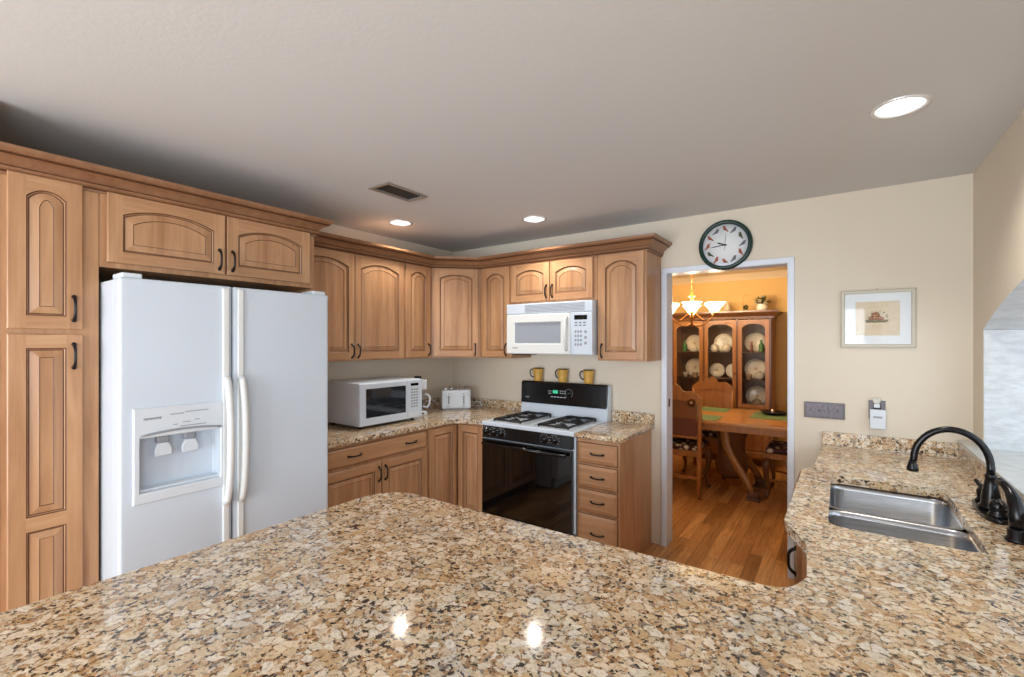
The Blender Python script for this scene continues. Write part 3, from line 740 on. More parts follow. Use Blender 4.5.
for sgn, ang in ((1, 0.35), (-1, -0.15)):
    y = sgn*0.092
    b = MB(); b.lathe([(0.026, 0.014), (0.027, 0.022), (0.021, 0.030), (0.023, 0.042), (0.024, 0.056), (0.018, 0.070), (0.008, 0.076), (0.0, 0.077)], 'bronze', (0, y, 0), 24)
    dx, dy = math.cos(PI+ang*3)*0.0+0.3, sgn
    pts = [(0, y, 0.062), (0.006, y+sgn*0.022, 0.070), (0.010, y+sgn*0.045, 0.066), (0.012, y+sgn*0.062, 0.052)] if sgn < 0 else [(0, y, 0.062), (-0.012, y+0.018, 0.078), (-0.020, y+0.030, 0.090)]
    b.tube(pts, [0.008, 0.008, 0.0075, 0.010][:len(pts)], 'bronze', 10); b.build('handle', fa)
ss = thing('side_sprayer', 'dark bronze pull-out sprayer standing at the right of the faucet', 'sprayer', (3.640, -1.345, CT))
ss.scale = (1.1, 1.1, 1.1)
b = MB(); b.lathe([(0.026, 0.0005), (0.026, 0.008), (0.020, 0.014), (0.021, 0.034), (0.0165, 0.038)], 'bronze', seg=24); b.build('holder', ss)
b = MB(); b.tube([(0, 0, 0.034), (0, 0, 0.07), (0, 0.004, 0.092), (-0.002, 0.018, 0.116), (-0.006, 0.040, 0.134), (-0.012, 0.062, 0.146), (-0.018, 0.082, 0.150)], [0.016, 0.0185, 0.018, 0.0165, 0.013, 0.011, 0.013], 'bronze', 16); b.build('spray_head', ss)

# sink base cabinets and the peninsula body
BT = CT-0.034
t = thing('sink_base_cabinet', 'bumped-out wooden base cabinet under the sink, its corner just visible past the worktop', 'cabinet', (0, 0, 0), 0, 'base cabinets')
def wallbox(b, plan, z0, z1, m, th=0.018):
    b.loops([[(x, y, z0) for x, y in plan], [(x, y, z1) for x, y in plan]], m, False)
b = MB()
plan = [(W-0.01, -0.006), (3.115, -0.006), (3.115, -0.745), (3.078, -0.790), (3.078, -1.600), (3.136, -1.755), (3.136, -2.120), (W-0.01, -2.120)]
b.loops([[(x, y, 0.10) for x, y in plan], [(x, y, BT-0.003) for x, y in plan]], 'wood', True, cap0=True)
plan = [(W-0.01, -0.006), (3.16, -0.006), (3.16, -2.120), (W-0.01, -2.120)]
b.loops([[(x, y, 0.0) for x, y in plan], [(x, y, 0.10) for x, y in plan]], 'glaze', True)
b.build('body', t)
for y0 in (-1.545, -1.165):
    d = door_mb(0.365, 0.735, 0, stile=0.05).build('door', t, (3.0772, y0+0.365, 0.112), -R90)
    pull(d, 0.340 if y0 < -1.3 else 0.025, 0.617, True)
t = thing('peninsula_cabinet', 'wooden cabinet body carrying the foreground granite peninsula', 'cabinet', (0, 0, 0), 0, 'base cabinets')
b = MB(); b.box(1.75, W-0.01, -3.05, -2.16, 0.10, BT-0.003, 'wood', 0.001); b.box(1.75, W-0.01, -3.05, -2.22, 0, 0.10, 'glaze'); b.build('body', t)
for i in range(3):
    d = door_mb(0.40, 0.70, 0).build('door', t, (1.78+(i+1)*0.42, -2.1592, 0.125), PI); pull(d, 0.05, 0.6)

# ------------------------------------------------------------------ GAS RANGE
RX0, RX1 = 0.903, 1.709
rw = RX1-RX0
rg = thing('gas_range', 'white and black freestanding gas range with two large grates', 'stove', (RX0, -0.655, 0))
b = MB(); b.box(0, rw, 0.03, 0.640, 0.03, CT-0.012, 'white_app', 0.003)
for x in (0.04, rw-0.04):
    for y in (0.08, 0.58): b.lathe([(0.018, 0.0), (0.018, 0.032)], 'black', (x, y, 0), 10)
b.build('body', rg)
# cooktop: raised rim with recessed wells
ctp = MB().box(0, rw, 0.0, 0.560, CT-0.014, CT+0.018, 'white_app', 0.008, 3).build('cooktop', rg)
cut(ctp, [MB().box(0.055, 0.375, 0.050, 0.525, CT+0.008, CT+0.05, 'white_app', 0.004).build('c'), MB().box(rw-0.375, rw-0.055, 0.050, 0.525, CT+0.008, CT+0.05, 'white_app', 0.004).build('c')])
for gx in (0.200, rw-0.200):
    for gy in (0.165, 0.405):
        b = MB(); b.lathe([(0.050, 0.0), (0.046, 0.006), (0.034, 0.010), (0.034, 0.016), (0.0, 0.017)], 'iron', (gx, gy, CT+0.008), 20); b.build('burner', rg)
    b = MB(); z = CT+0.036
    x0, x1, y0, y1 = gx-0.122, gx+0.122, 0.065, 0.510
    for (xa, ya), (xb, yb) in (((x0,y0),(x1,y0)), ((x1,y0),(x1,y1)), ((x1,y1),(x0,y1)), ((x0,y1),(x0,y0)), ((x0,(y0+y1)/2),(x1,(y0+y1)/2))):
        b.tube([(xa, ya, z-0.006), (xb, yb, z-0.006)], 0.0085, 'iron', 6)
    for cy in (0.165, 0.405):
        for k_ in range(4):
            a = PI/4 + k_*PI/2; ca, sa = math.cos(a), math.sin(a)
            ex, ey = gx+ca*0.165*1.0, cy+sa*0.135
            ex = max(x0, min(x1, ex)); ey = max(y0, min(y1, ey))
            b.tube([(ex, ey, z-0.004), (gx+ca*0.09, cy+sa*0.085, z+0.004), (gx+ca*0.028, cy+sa*0.028, z+0.005)], [0.0085, 0.0105, 0.007], 'iron', 6)
    for x in (x0, x1):
        for y in (y0, y1): b.tube([(x, y, CT+0.007), (x, y, z)], 0.007, 'iron', 6)
    b.build('grate', rg)
# front controls (slightly slanted)
b = MB(); b.prism([(-0.004, CT-0.105), (0.04, CT-0.105), (0.04, CT-0.010), (0.010, CT-0.010)], 0.012, rw-0.012, 'black_enamel', 'yz'); cp = b.build('control_panel', rg)
for x in (0.048, 0.120, 0.192, 0.575, 0.655):
    kb = MB(); kb.lathe([(0.031, 0.002), (0.031, -0.002), (0.024, -0.005), (0.021, -0.024), (0.0, -0.025)], 'black_enamel', (x, 0.002, CT-0.055), 24, 'y')
    kb.box(x-0.0045, x+0.0045, -0.032, -0.020, CT-0.075, CT-0.035, 'black_enamel', 0.002); kb = kb.build('knob', cp)
    m_ = MB()
    for q in range(9):
        a = -0.2*PI + q*1.4*PI/8; m_.box(x+0.036*math.cos(a)-0.0015, x+0.036*math.cos(a)+0.0015, -0.0022, 0.004, CT-0.055+0.036*math.sin(a)-0.0015, CT-0.055+0.036*math.sin(a)+0.0015, 'white_plastic')
    lab(m_.build('dial_marks', cp), 'small white dial marks around a knob')
# oven door
od = MB().box(0.010, rw-0.016, -0.006, 0.034, 0.205, CT-0.116, 'black_glass', 0.004).build('oven_door', rg)
b = MB(); b.tube([(0.035, -0.034, CT-0.145), (rw-0.045, -0.034, CT-0.145)], 0.012, 'black_enamel', 12)
for x in (0.045, rw-0.065): b.tube([(x, -0.006, CT-0.145), (x, -0.034, CT-0.145)], 0.010, 'black_enamel', 10)
b.build('handle', od)
lab(MB().box(0.0, rw, -0.002, 0.034, 0.05, 0.198, 'black_enamel', 0.004).build('drawer', rg), 'black storage drawer below the oven')
# backguard
b = MB(); b.prism([(0.545, CT+0.0), (0.640, CT+0.0), (0.640, 1.165), (0.600, 1.165), (0.578, 1.005), (0.565, 1.0)], 0.0, rw, 'white_app', 'yz')
bg = b.build('backguard', rg)
b = MB(); b.prism([(0.552, 0.992), (0.575, 0.985), (0.592, 1.150), (0.598, 1.172), (0.575, 1.178), (0.560, 1.165)], -0.002, rw-0.010, 'black_enamel', 'yz', 0.003)
b = b.build('console', bg); lab(b, 'glossy black console with clock and oven controls')
def onface(z): return 0.552 + (z-0.992)*(0.560-0.552)/(1.165-0.992)
def mark(nm, x0, x1, z0, z1, m, par=b): 
    q = MB().box(x0, x1, onface((z0+z1)/2)-0.0025, onface((z0+z1)/2)+0.001, z0, z1, m); return q.build(nm, par)
mark('display', 0.318, 0.365, 1.085, 1.112, 'display')
for x in (0.275, 0.292): 
    for z in (1.078, 1.098): mark('button', x, x+0.011, z, z+0.010, 'grey_plastic')
for x in (0.385, 0.405, 0.425):
    for z in (1.085, 1.103): mark('button', x, x+0.012, z, z+0.009, 'grey_plastic')
for i in range(5): mark('button', 0.300+i*0.030, 0.320+i*0.030, 1.053, 1.059, 'white_plastic')
kb = MB(); kb.lathe([(0.026, 0.003), (0.025, -0.003), (0.020, -0.006), (0.018, -0.020), (0.0, -0.021)], 'black_enamel', (0.470, onface(1.092), 1.092), 24, 'y'); kb.build('knob', b)
m_ = MB()
for q in range(11):
    a = -0.25*PI+q*1.5*PI/10; m_.box(0.470+0.034*math.cos(a)-0.0018, 0.470+0.034*math.cos(a)+0.0018, onface(1.09)-0.004, onface(1.09)+0.001, 1.092+0.034*math.sin(a)-0.0018, 1.092+0.034*math.sin(a)+0.0018, 'white_plastic')
m_.build('dial_marks', b)
mark('brand_mark', 0.045, 0.085, 1.035, 1.045, 'silver')

# mugs on the backguard
MUGS = [(1.045, 'mustard mug with dark handle on the range back, leftmost of three', 0.2), (1.288, 'mustard mug on the range back between two others', -0.1), (1.526, 'mustard mug with dark handle on the range back, rightmost of three', 0.1)]
mug0 = None
for x, lb, rz in MUGS:
    if mug0 is None:
        mug0 = thing('mug', lb, 'mug', (x, -0.050, 1.1785), PI+rz, 'mugs on the range back')
        b = MB(); b.lathe([(0.030, 0.001), (0.033, 0.004), (0.032, 0.03), (0.036, 0.065), (0.041, 0.092)], 'mug', seg=28)
        b.lathe([(0.041, 0.092), (0.041, 0.096), (0.036, 0.096), (0.032, 0.03), (0.0, 0.008)], 'mug_dark', seg=28, cap=False); b.build('cup', mug0)
        mug0.scale = (1.16, 1.16, 1.16)
        b = MB(); b.tube([(0.036, 0, 0.082), (0.052, 0, 0.086), (0.064, 0, 0.074), (0.064, 0, 0.05), (0.054, 0, 0.032), (0.034, 0, 0.026)], 0.0052, 'mug_dark', 8); b.build('handle', mug0)
    else: dup(mug0, (x, -0.050, 1.1785), PI+rz, lb)

# ------------------------------------------------------------------ ON THE LEFT WORKTOP
mo = thing('countertop_microwave', 'white countertop microwave with a dark window, next to the refrigerator', 'microwave', (0.445, -1.440, CB), R90)
b = MB(); b.box(0, 0.590, 0.012, 0.405, 0.020, 0.326, 'white_app', 0.008, 3)
b.build('body', mo)
for x in (0.04, 0.535):
    for y in (0.05, 0.36): MB().lathe([(0.014, 0.0005), (0.014, 0.022)], 'black', (x, y, 0), 10).build('foot', mo)
b = MB(); frame(b, 0.0, 0.440, 0.022, 0.320, 0.055, 0.425, 0.075, 0.282, -0.004, 0.013, 'white_app', 0.004)
d = b.build('door', mo)
lab(MB().box(0.054, 0.426, 0.002, 0.010, 0.074, 0.283, 'dark_glass').build('window', d), 'dark glass window')
p = MB().box(0.442, 0.590, -0.004, 0.013, 0.022, 0.320, 'white_app', 0.004).build('control_panel', mo)
MB().box(0.470, 0.548, -0.006, -0.003, 0.275, 0.296, 'black_glass', 0.001).build('display', p)
for r in range(7):
    for c in range(3): MB().box(0.474+c*0.026, 0.492+c*0.026, -0.0052, -0.003, 0.240-r*0.022, 0.252-r*0.022, 'grey_plastic').build('button', p)
MB().box(0.445, 0.572, -0.0055, -0.003, 0.030, 0.068, 'white_plastic', 0.002).build('open_button', p)

cm = thing('coffee_maker', 'white drip coffee maker with a carafe, behind the microwave', 'coffee maker', (0.215, -0.722, CB), math.radians(66))
b = MB(); b.box(-0.085, 0.085, -0.10, 0.11, 0.0005, 0.035, 'white_plastic', 0.010, 3); b.box(-0.085, 0.085, 0.03, 0.11, 0.035, 0.29, 'white_plastic', 0.010, 3)
b.box(-0.085, 0.085, -0.09, 0.11, 0.215, 0.30, 'white_plastic', 0.012, 3); b.build('body', cm)
MB().lathe([(0.008, 0.0), (0.008, -0.004)], 'black', (0.045, -0.10, 0.018), 10, 'y').build('switch', cm)
ca = MB(); ca.lathe([(0.050, 0.037), (0.064, 0.060), (0.066, 0.11), (0.052, 0.155), (0.046, 0.165)], 'dark_glass', (0, -0.030, 0), 24); 
ca = ca.build('carafe', cm)
b = MB(); b.lathe([(0.048, 0.0), (0.050, 0.016), (0.03, 0.024), (0.0, 0.025)], 'white_plastic', (0, -0.030, 0.164), 24); b.build('lid', ca)
b = MB(); b.tube([(0.050, -0.045, 0.170), (0.095, -0.075, 0.172), (0.112, -0.085, 0.150), (0.108, -0.082, 0.090), (0.092, -0.072, 0.062), (0.066, -0.055, 0.070)], 0.0095, 'white_plastic', 10); b.build('handle', ca)
lab(MB().box(0.01, 0.06, -0.02, 0.03, 0.299, 0.328, 'black', 0.006).build('lid_knob', cm), 'black knob on the lid')

to = thing('toaster', 'white four-slot toaster in the corner of the worktop', 'toaster', (0.272, -0.255, CB), PI/4)
b = MB().box(-0.132, 0.132, -0.085, 0.085, 0.012, 0.182, 'white_plastic', 0.020, 4).build('body', to)
cut(b, [MB().box(x-0.011, x+0.011, -0.066, 0.066, 0.10, 0.25, 'white_plastic').build('c') for x in (-0.096, -0.040, 0.040, 0.096)])
for x in (-0.068, 0.068):
    q = MB(); q.box(x-0.004, x+0.004, -0.0862, -0.084, 0.05, 0.15, 'ink'); q.box(x-0.022, x+0.022, -0.105, -0.085, 0.128, 0.142, 'white_plastic', 0.004); q.build('lever', to)
    MB().lathe([(0.015, 0.0), (0.013, -0.012), (0.0, -0.013)], 'white_plastic', (x, -0.084, 0.040), 16, 'y').build('dial', to)
for x in (-0.096, -0.040, 0.040, 0.096):
    q = MB()
    for yy in (-0.055, 0.055): q.box(x-0.013, x+0.013, yy-0.003, yy+0.003, 0.178, 0.200, 'silver', 0.001)
    q.tube([(x, -0.055, 0.198), (x, 0.055, 0.198)], 0.002, 'silver', 6); q.build('slot_guard', to)
b = MB(); b.box(-0.120, 0.120, -0.075, 0.075, 0.0005, 0.013, 'grey_plastic', 0.003); b.build('base', to)
def cord(pts, label):
    cu = [Vector(p) for p in pts]; out = []
    for i in range(len(cu)-1):
        p0, p1, p2, p3 = cu[max(i-1,0)], cu[i], cu[i+1], cu[min(i+2, len(cu)-1)]
        for k_ in range(6):
            t_ = k_/6; out.append(0.5*((2*p1)+(-p0+p2)*t_+(2*p0-5*p1+4*p2-p3)*t_*t_+(-p0+3*p1-3*p2+p3)*t_**3))
    out.append(cu[-1]); return tag(MB().tube(out, 0.0035, 'white_plastic', 8).build('power_cord'), label, 'cord', 'white appliance cords')
cord([(0.345, -0.095, CB+0.04), (0.385, -0.075, CB+0.055), (0.42, -0.06, CB+0.03), (0.40, -0.045, CB+0.008), (0.34, -0.035, CB+0.008)], 'white cord looping at the right of the toaster')
cord([(0.095, -0.345, CB+0.06), (0.07, -0.39, CB+0.085), (0.045, -0.43, CB+0.05), (0.05, -0.47, CB+0.008)], 'white cord between the toaster and the coffee maker')

# ------------------------------------------------------------------ ON THE BACK WALL
ck = thing('wall_clock', 'round wall clock with a dark green rim and bird pictures, above the doorway', 'clock', (2.538, -0.002, 2.182))
b = MB(); b.lathe([(0.172, 0.0), (0.172, -0.018), (0.164, -0.030), (0.152, -0.032), (0.145, -0.026), (0.143, -0.012)], 'green_ring', seg=56, axis='y', cap=False); b.build('rim', ck)
MB().lathe([(0.150, 0.0), (0.150, -0.010), (0.0, -0.0101)], 'mat_board', seg=48, axis='y').build('dial', ck)
BC = ['mauve','ink','leaf','ink','mauve','ink','mauve','mauve','leaf','mauve','mauve','ink']
for i in range(12):
    a = PI/2 - i*PI/6; cx, cz = 0.112*math.cos(a), 0.112*math.sin(a); s_ = 1 if i % 2 else -1; ti = random.uniform(0.2, 1.0)
    shape = [(-0.020,-0.010),(-0.006,-0.007),(0.002,-0.009),(0.010,-0.003),(0.013,0.005),(0.019,0.007),(0.013,0.011),(0.007,0.013),(0.001,0.008),(-0.008,0.002),(-0.022,-0.006)]
    shape = [(1.3*x, 1.3*z) for x, z in shape]
    pp = [(cx+s_*(x*math.cos(ti)-z*math.sin(ti)), cz+(x*math.sin(ti)+z*math.cos(ti))) for x, z in shape]
    MB().prism(pp, -0.0118, -0.0098, BC[i], 'xz').build('bird_picture', ck)
def hand(nm, ang, L, back, wd, y, m='black'):
    a = PI/2 - math.radians(ang); d = Vector((math.cos(a), math.sin(a))); n_ = Vector((-d.y, d.x))
    P_ = [d*(-back)+n_*wd*0.7, d*(-back)-n_*wd*0.7, d*L*0.7-n_*wd, d*L, d*L*0.7+n_*wd]
    return MB().prism([tuple(p) for p in P_], y-0.0015, y, m, 'xz').build(nm, ck)
hand('hour_hand', 292, 0.058, 0.010, 0.0050, -0.0135); hand('minute_hand', 264, 0.096, 0.012, 0.0032, -0.0155); hand('second_hand', 4, 0.085, 0.034, 0.0011, -0.0175, 'ink')
MB().lathe([(0.006, -0.010), (0.006, -0.019), (0.0, -0.0195)], 'black', seg=16, axis='y').build('centre_cap', ck)

pf = thing('picture_frame', 'framed still-life print in a pale frame on the wall above the sink', 'picture', (3.188, -0.002, 1.482))
pw, ph = 0.345, 0.338
b = MB(); frame(b, 0, pw, 0, ph, 0.020, pw-0.020, 0.020, ph-0.020, -0.020, 0.0, 'frame_paint', 0.004); b.build('frame', pf)
b = MB(); frame(b, 0.016, pw-0.016, 0.016, ph-0.016, 0.072, pw-0.070, 0.070, ph-0.068, -0.0105, -0.001, 'mat_board', 0.002); b.build('mat', pf)
art = MB().box(0.070, pw-0.070, -0.007, -0.003, 0.060, ph-0.060, 'print').build('print', pf)
M['fruit'] = plain('printed_fruit', (196,140,112), 0.7, noise=0.25, nscale=60); M['twig'] = plain('printed_leaves', (120,112,84), 0.7, noise=0.4, nscale=80)
b = MB(); cx, cz = pw/2, 0.158
b.prism([(cx-0.048,cz-0.012),(cx+0.044,cz-0.012),(cx+0.056,cz+0.004),(cx+0.030,cz+0.004),(cx+0.006,cz+0.000),(cx-0.028,cz+0.003),(cx-0.060,cz+0.006)], -0.0078, -0.0066, 'twig', 'xz')
for x, z, r in ((-0.026,0.014,0.013),(-0.008,0.018,0.015),(0.010,0.013,0.013),(-0.014,0.034,0.012),(0.002,0.032,0.011),(0.024,0.010,0.009),(-0.004,0.046,0.007)):
    b.lathe([(r, -0.0082-0.0), (0.0, -0.0086)], 'fruit', (cx+x, 0, cz+z), 14, 'y')
for k_ in range(16):
    a = random.uniform(0.1, PI-0.1); r = random.uniform(0.045, 0.066); x, z = cx+r*math.cos(a), cz+0.010+r*0.7*math.sin(a)
    b.lathe([(0.0028, -0.0078), (0.0, -0.0081)], 'twig', (x, 0, z), 7, 'y')
for x, z in ((-0.016,-0.030),(0.0,-0.036),(0.012,-0.028)): b.lathe([(0.003, -0.0078), (0.0, -0.0081)], 'fruit', (cx+x, 0, cz+z), 8, 'y')
b.build('printed_fruit_bowl', art)
lab(MB().lathe([(0.005, 0.0), (0.005, -0.006)], 'frame_paint', (pw/2, -0.010, ph+0.004), 10, 'y').build('hanger', pf), 'tiny hanging ring')
MB().box(0.014, pw-0.014, -0.0135, -0.0125, 0.014, ph-0.014, 'pane').build('glass', pf)

sp = thing('switch_plate', 'wide dark pewter embossed wall plate with four positions, right of the doorway', 'switch plate', (3.000, -0.0015, 1.042))
b = MB(); b.box(0, 0.208, -0.007, 0, 0, 0.098, 'pewter', 0.003)
b.build('plate', sp)
b = MB(); frame(b, 0.006, 0.202, 0.006, 0.092, 0.012, 0.196, 0.012, 0.086, -0.0088, -0.006, 'pewter', 0.001)
for k_ in range(26):
    a = k_*2.399; rr = 0.036*math.sqrt(k_/26); b.lathe([(0.0035, -0.006), (0.002, -0.0088), (0.0, -0.009)], 'pewter', (0.104+rr*2.3*math.cos(a), 0, 0.049+rr*math.sin(a)), 8, 'y')
b.build('embossing', sp)
for i, x in enumerate((0.034, 0.080, 0.126, 0.172)):
    MB().lathe([(0.004, -0.006), (0.003, -0.0095), (0.0, -0.0098)], 'pewter_light', (x, 0, 0.076), 10, 'y').build('screw', sp)
    if i % 2 == 0: MB().lathe([(0.004, -0.006), (0.003, -0.0095), (0.0, -0.0098)], 'pewter_light', (x, 0, 0.022), 10, 'y').build('screw', sp)
    MB().box(x-0.004, x+0.004, -0.016, -0.006, 0.040, 0.056, 'pewter', 0.002).build('toggle', sp)
op = thing('outlet_plate', 'dark pewter outlet plate on the wall, half hidden by a white plug-in', 'outlet', (3.322, -0.0015, 1.062))
MB().box(0, 0.078, -0.006, 0, 0, 0.108, 'pewter', 0.002).build('plate', op)
MB().box(0.022, 0.056, -0.008, -0.005, 0.058, 0.090, 'black', 0.003).build('socket', op)
nl = thing('plug_in_freshener', 'white boxy plug-in unit covering the lower half of the dark outlet plate', 'plug-in unit', (3.326, -0.0095, 1.008))
MB().box(0, 0.074, -0.030, 0, 0, 0.112, 'white_plastic', 0.005, 3).build('body', nl)
MB().box(0.016, 0.058, -0.0312, -0.029, 0.064, 0.074, 'grey_plastic').build('slot', nl)
nl = thing('night_light', 'small clear plug-in night light above the white unit', 'night light', (3.359, -0.0105, 1.130))
MB().box(-0.014, 0.014, -0.020, 0, 0.0, 0.022, 'white_plastic', 0.004).build('base', nl)
M['clear'] = plain('milky_plastic', (214,212,204), 0.15)
b = MB()
for a in (-0.5, 0, 0.5): b.tube([(0, -0.010, 0.018), (math.sin(a)*0.022, -0.012, 0.040), (math.sin(a)*0.030, -0.012, 0.040+0.022*math.cos(a))], [0.009, 0.009, 0.003], 'clear', 8)
b.build('shade', nl)

# ------------------------------------------------------------------ DINING ROOM
# china cabinet
HX0, HX1, HY, HD = 1.330, 2.510, 2.900, 0.38
hu = thing('china_cabinet', 'large oak china cabinet with three arched glass doors against the dining wall', 'cabinet', (HX0, HY, 0))
hw = HX1-HX0
b = MB(); b.box(-0.02, hw+0.02, -0.04, HD, 0.08, 0.66, 'oak', 0.004); b.box(0.0, hw, -0.01, HD, 0, 0.08, 'oak_dark'); b.box(-0.035, hw+0.035, -0.055, HD, 0.66, 0.692, 'oak', 0.006); b.build('lower_body', hu)
for i in range(3):
    x = 0.01+i*(hw-0.02)/3; b = door_mb((hw-0.02)/3-0.012, 0.52, 0.03); 
    d = b.build('lower_door', hu, (x+0.006, -0.041, 0.11)); d.data.materials.clear()
    for m_ in ('oak', 'oak', 'oak_dark'): d.data.materials.append(M[m_])
b = MB(); b.box(0, 0.022, 0, HD, 0.692, 1.80, 'oak', 0.001); b.box(hw-0.022, hw, 0, HD, 0.692, 1.80, 'oak', 0.001); b.box(0.022, hw-0.022, HD-0.012, HD, 0.692, 1.80, 'oak_dark'); b.box(0, hw, 0, HD, 1.80, 1.82, 'oak'); b.build('upper_body', hu)
for z in (1.045, 1.385): lab(MB().box(0.023, hw-0.023, 0.03, HD-0.013, z-0.010, z, 'oak_dark', 0.002).build('shelf', hu), 'dark display shelf')
# columns between doors and glazed arched doors
def glazed(w, h, st=0.042, n=16):
    b = MB(); F = -0.020; x0, x1 = st, w-st; z0 = 0.05; ar = 0.05; zs = h-0.05-ar
    top = [((x0+x1)/2 + (x1-x0)/2*(1-2*i/n), zs + ar*(1-abs(1-2*i/n)**3)) for i in range(n+1)]
    ring = [(x0, z0), (x1, z0)] + top
    for y, m_ in ((F, 'oak'), (0.0, 'oak')):
        b.poly([(0,y,0),(st,y,0),(st,y,h),(0,y,h)], m_); b.poly([(w-st,y,0),(w,y,0),(w,y,h),(w-st,y,h)], m_); b.poly([(st,y,0),(w-st,y,0),(w-st,y,z0),(st,y,z0)], m_)
        for i in range(n):
            (xa, za), (xb, zb) = top[i], top[i+1]; b.poly([(xa,y,za),(xa,y,h),(xb,y,h),(xb,y,zb)], m_)
    b.loops([[(x, F, z) for x, z in ring], [(x, 0, z) for x, z in ring]], 'oak_dark'); b.loops([[(0,F,0),(w,F,0),(w,F,h),(0,F,h)], [(0,0,0),(w,0,0),(w,0,h),(0,0,h)]], 'oak')
    return b, ring
xs = [(0.038, 0.338), (0.428, 0.352), (0.832, 0.312)]
for i, (x, w_) in enumerate(((0.024, 0.372), (0.420, 0.372), (0.816, 0.340))):
    b, ring = glazed(w_, 1.09); d = b.build('glass_door', hu, (x, 0.0, 0.700))
    lab(MB().prism([(x_*1.0, z_) for x_, z_ in ring], -0.011, -0.007, 'pane', 'xz').build('pane', d), 'clear arched glass pane')
    MB().lathe([(0.010, 0.0), (0.008, -0.015), (0.0, -0.018)], 'brass', (0.022 if i == 2 else w_-0.022, -0.020, 0.42), 12, 'y').build('knob', d)
b = MB()
for x in (0.0, 0.396, 0.792, hw-0.024): b.box(x, x+0.024, -0.012, 0.020, 0.692, 1.80, 'oak_dark', 0.003)
b.build('column', hu)
prof = [(0.0, 1.80), (0.022, 1.80), (0.024, 1.83), (0.045, 1.85), (0.070, 1.868), (0.080, 1.882), (0.080, 1.900), (0.0, 1.900)]
b = MB(); P_ = [(0.0, HD), (0.0, 0.0), (hw, 0.0), (hw, HD)]; nn = [(-1, 0), (-1, -1), (1, -1), (1, 0)]
b.loops([[(p[0]+n_[0]*o_, p[1]+n_[1]*o_, z) for o_, z in prof] for p, n_ in zip(P_, nn)], 'oak_dark', True, False, True, True)
b.box(0, hw, 0, HD, 1.88, 1.899, 'oak_dark'); b.build('cornice', hu)

# china inside: standing plates
def plate_at(name, x, y, z, r, m, label, lean=0.16, cat='plate', group='display plates in the china cabinet'):
    b = MB(); b.lathe([(0.0, 0.004), (r*0.6, 0.003), (r*0.66, -0.004), (r, -0.016), (r, -0.020), (r*0.62, -0.009), (0.0, -0.005)], m if isinstance(m, str) else m, seg=36, axis='y')
    b.lathe([(r*0.60, -0.0055), (r*0.56, -0.0065), (r*0.3, -0.006), (0.0, -0.0060)], 'china_pat', seg=28, axis='y', cap=False)
    bmesh.ops.transform(b.bm, matrix=Matrix.Rotation(-lean, 4, 'X'), verts=b.bm.verts)
    lo = min(v_.co.z for v_ in b.bm.verts)
    o = b.build(name, None, (x, y, z-lo+0.0005)); return tag(o, label, cat, group)
SH = [0.700, 1.046, 1.386]
SY = HY+0.25
for x, s_, r, lb in ((1.56, 2, 0.115, 'large cream plate behind a green bottle, top shelf, left glass door of china cabinet'), (1.57, 1, 0.125, 'round cream plate on the middle shelf, left glass door of china cabinet'),
      (1.93, 2, 0.120, 'cream plate on the top shelf behind the centre glass door'), (1.850, 1, 0.095, 'left of two plates on the middle shelf behind the centre glass door'), (2.050, 1, 0.095, 'right of two plates on the middle shelf behind the centre glass door'),
      (2.305, 2, 0.125, 'patterned plate on the top shelf behind the right glass door'), (2.310, 1, 0.130, 'large cream plate on the middle shelf behind the right glass door'), (2.325, 0, 0.130, 'large cream plate on the bottom shelf behind the right glass door'), (1.93, 0, 0.125, 'cream plate on the bottom shelf behind the centre glass door')):
    plate_at('display_plate', x, SY, SH[s_], r, 'china', lb)
M['green_glass'] = plain('green_glazed_pottery', (70,120,60), 0.2)
M['rust'] = plain('rust_glaze', (140,74,50), 0.3)
def vase(name, x, y, z, prof, m, label, cat='vase', group=None):
    return tag(MB().lathe(prof, m, seg=20).build(name, None, (x, y, z+0.0008)), label, cat, group)
BOT = [(0.028, 0), (0.032, 0.02), (0.030, 0.09), (0.014, 0.12), (0.012, 0.15), (0.015, 0.155)]
CUP = [(0.018, 0), (0.024, 0.006), (0.036, 0.04), (0.040, 0.062), (0.036, 0.062), (0.022, 0.012), (0.0, 0.010)]
POT = [(0.030, 0), (0.050, 0.02), (0.058, 0.05), (0.045, 0.085), (0.022, 0.10), (0.008, 0.105), (0.010, 0.118), (0.0, 0.122)]
vase('green_bottle', 1.465, HY+0.12, SH[2], BOT, 'green_glass', 'green bottle at the left of the top shelf, left glass door of china cabinet', 'bottle')
vase('green_goblet', 2.385, HY+0.12, SH[2], BOT, 'green_glass', 'green bottle on the top shelf behind the right glass door', 'bottle')
vase('teapot', 1.845, HY+0.12, SH[2], POT, 'china', 'small cream covered pot, top shelf, centre glass door', 'pot')
vase('sugar_bowl', 1.985, HY+0.12, SH[2], POT, 'china', 'cream covered bowl right of the small pot on the top shelf, centre glass door', 'pot')
vase('figurine', 2.275, HY+0.13, SH[2], [(0.022, 0), (0.024, 0.01), (0.012, 0.05), (0.020, 0.08), (0.012, 0.105), (0.016, 0.125), (0.0, 0.135)], 'rust', 'rust-coloured figurine in front of the patterned plate, right glass door', 'figurine')
vase('teacup', 1.655, HY+0.12, SH[2], CUP, 'china', 'cream cup on the top shelf, left glass door', 'cup')
vase('teacup', 1.475, HY+0.12, SH[1], CUP, 'china', 'cream cup left of the plate on the middle shelf, left glass door', 'cup')
vase('teacup', 1.60, HY+0.11, SH[1], CUP, 'china_pat', 'patterned cup in front of the plate on the middle shelf, left glass door', 'cup')
vase('teacup', 2.245, HY+0.12, SH[1], CUP, 'china_pat', 'patterned cup left on the middle shelf, right glass door', 'cup')
vase('teapot', 2.365, HY+0.12, SH[1], POT, 'china', 'cream covered pot in front of the large plate, middle shelf, right glass door', 'pot')
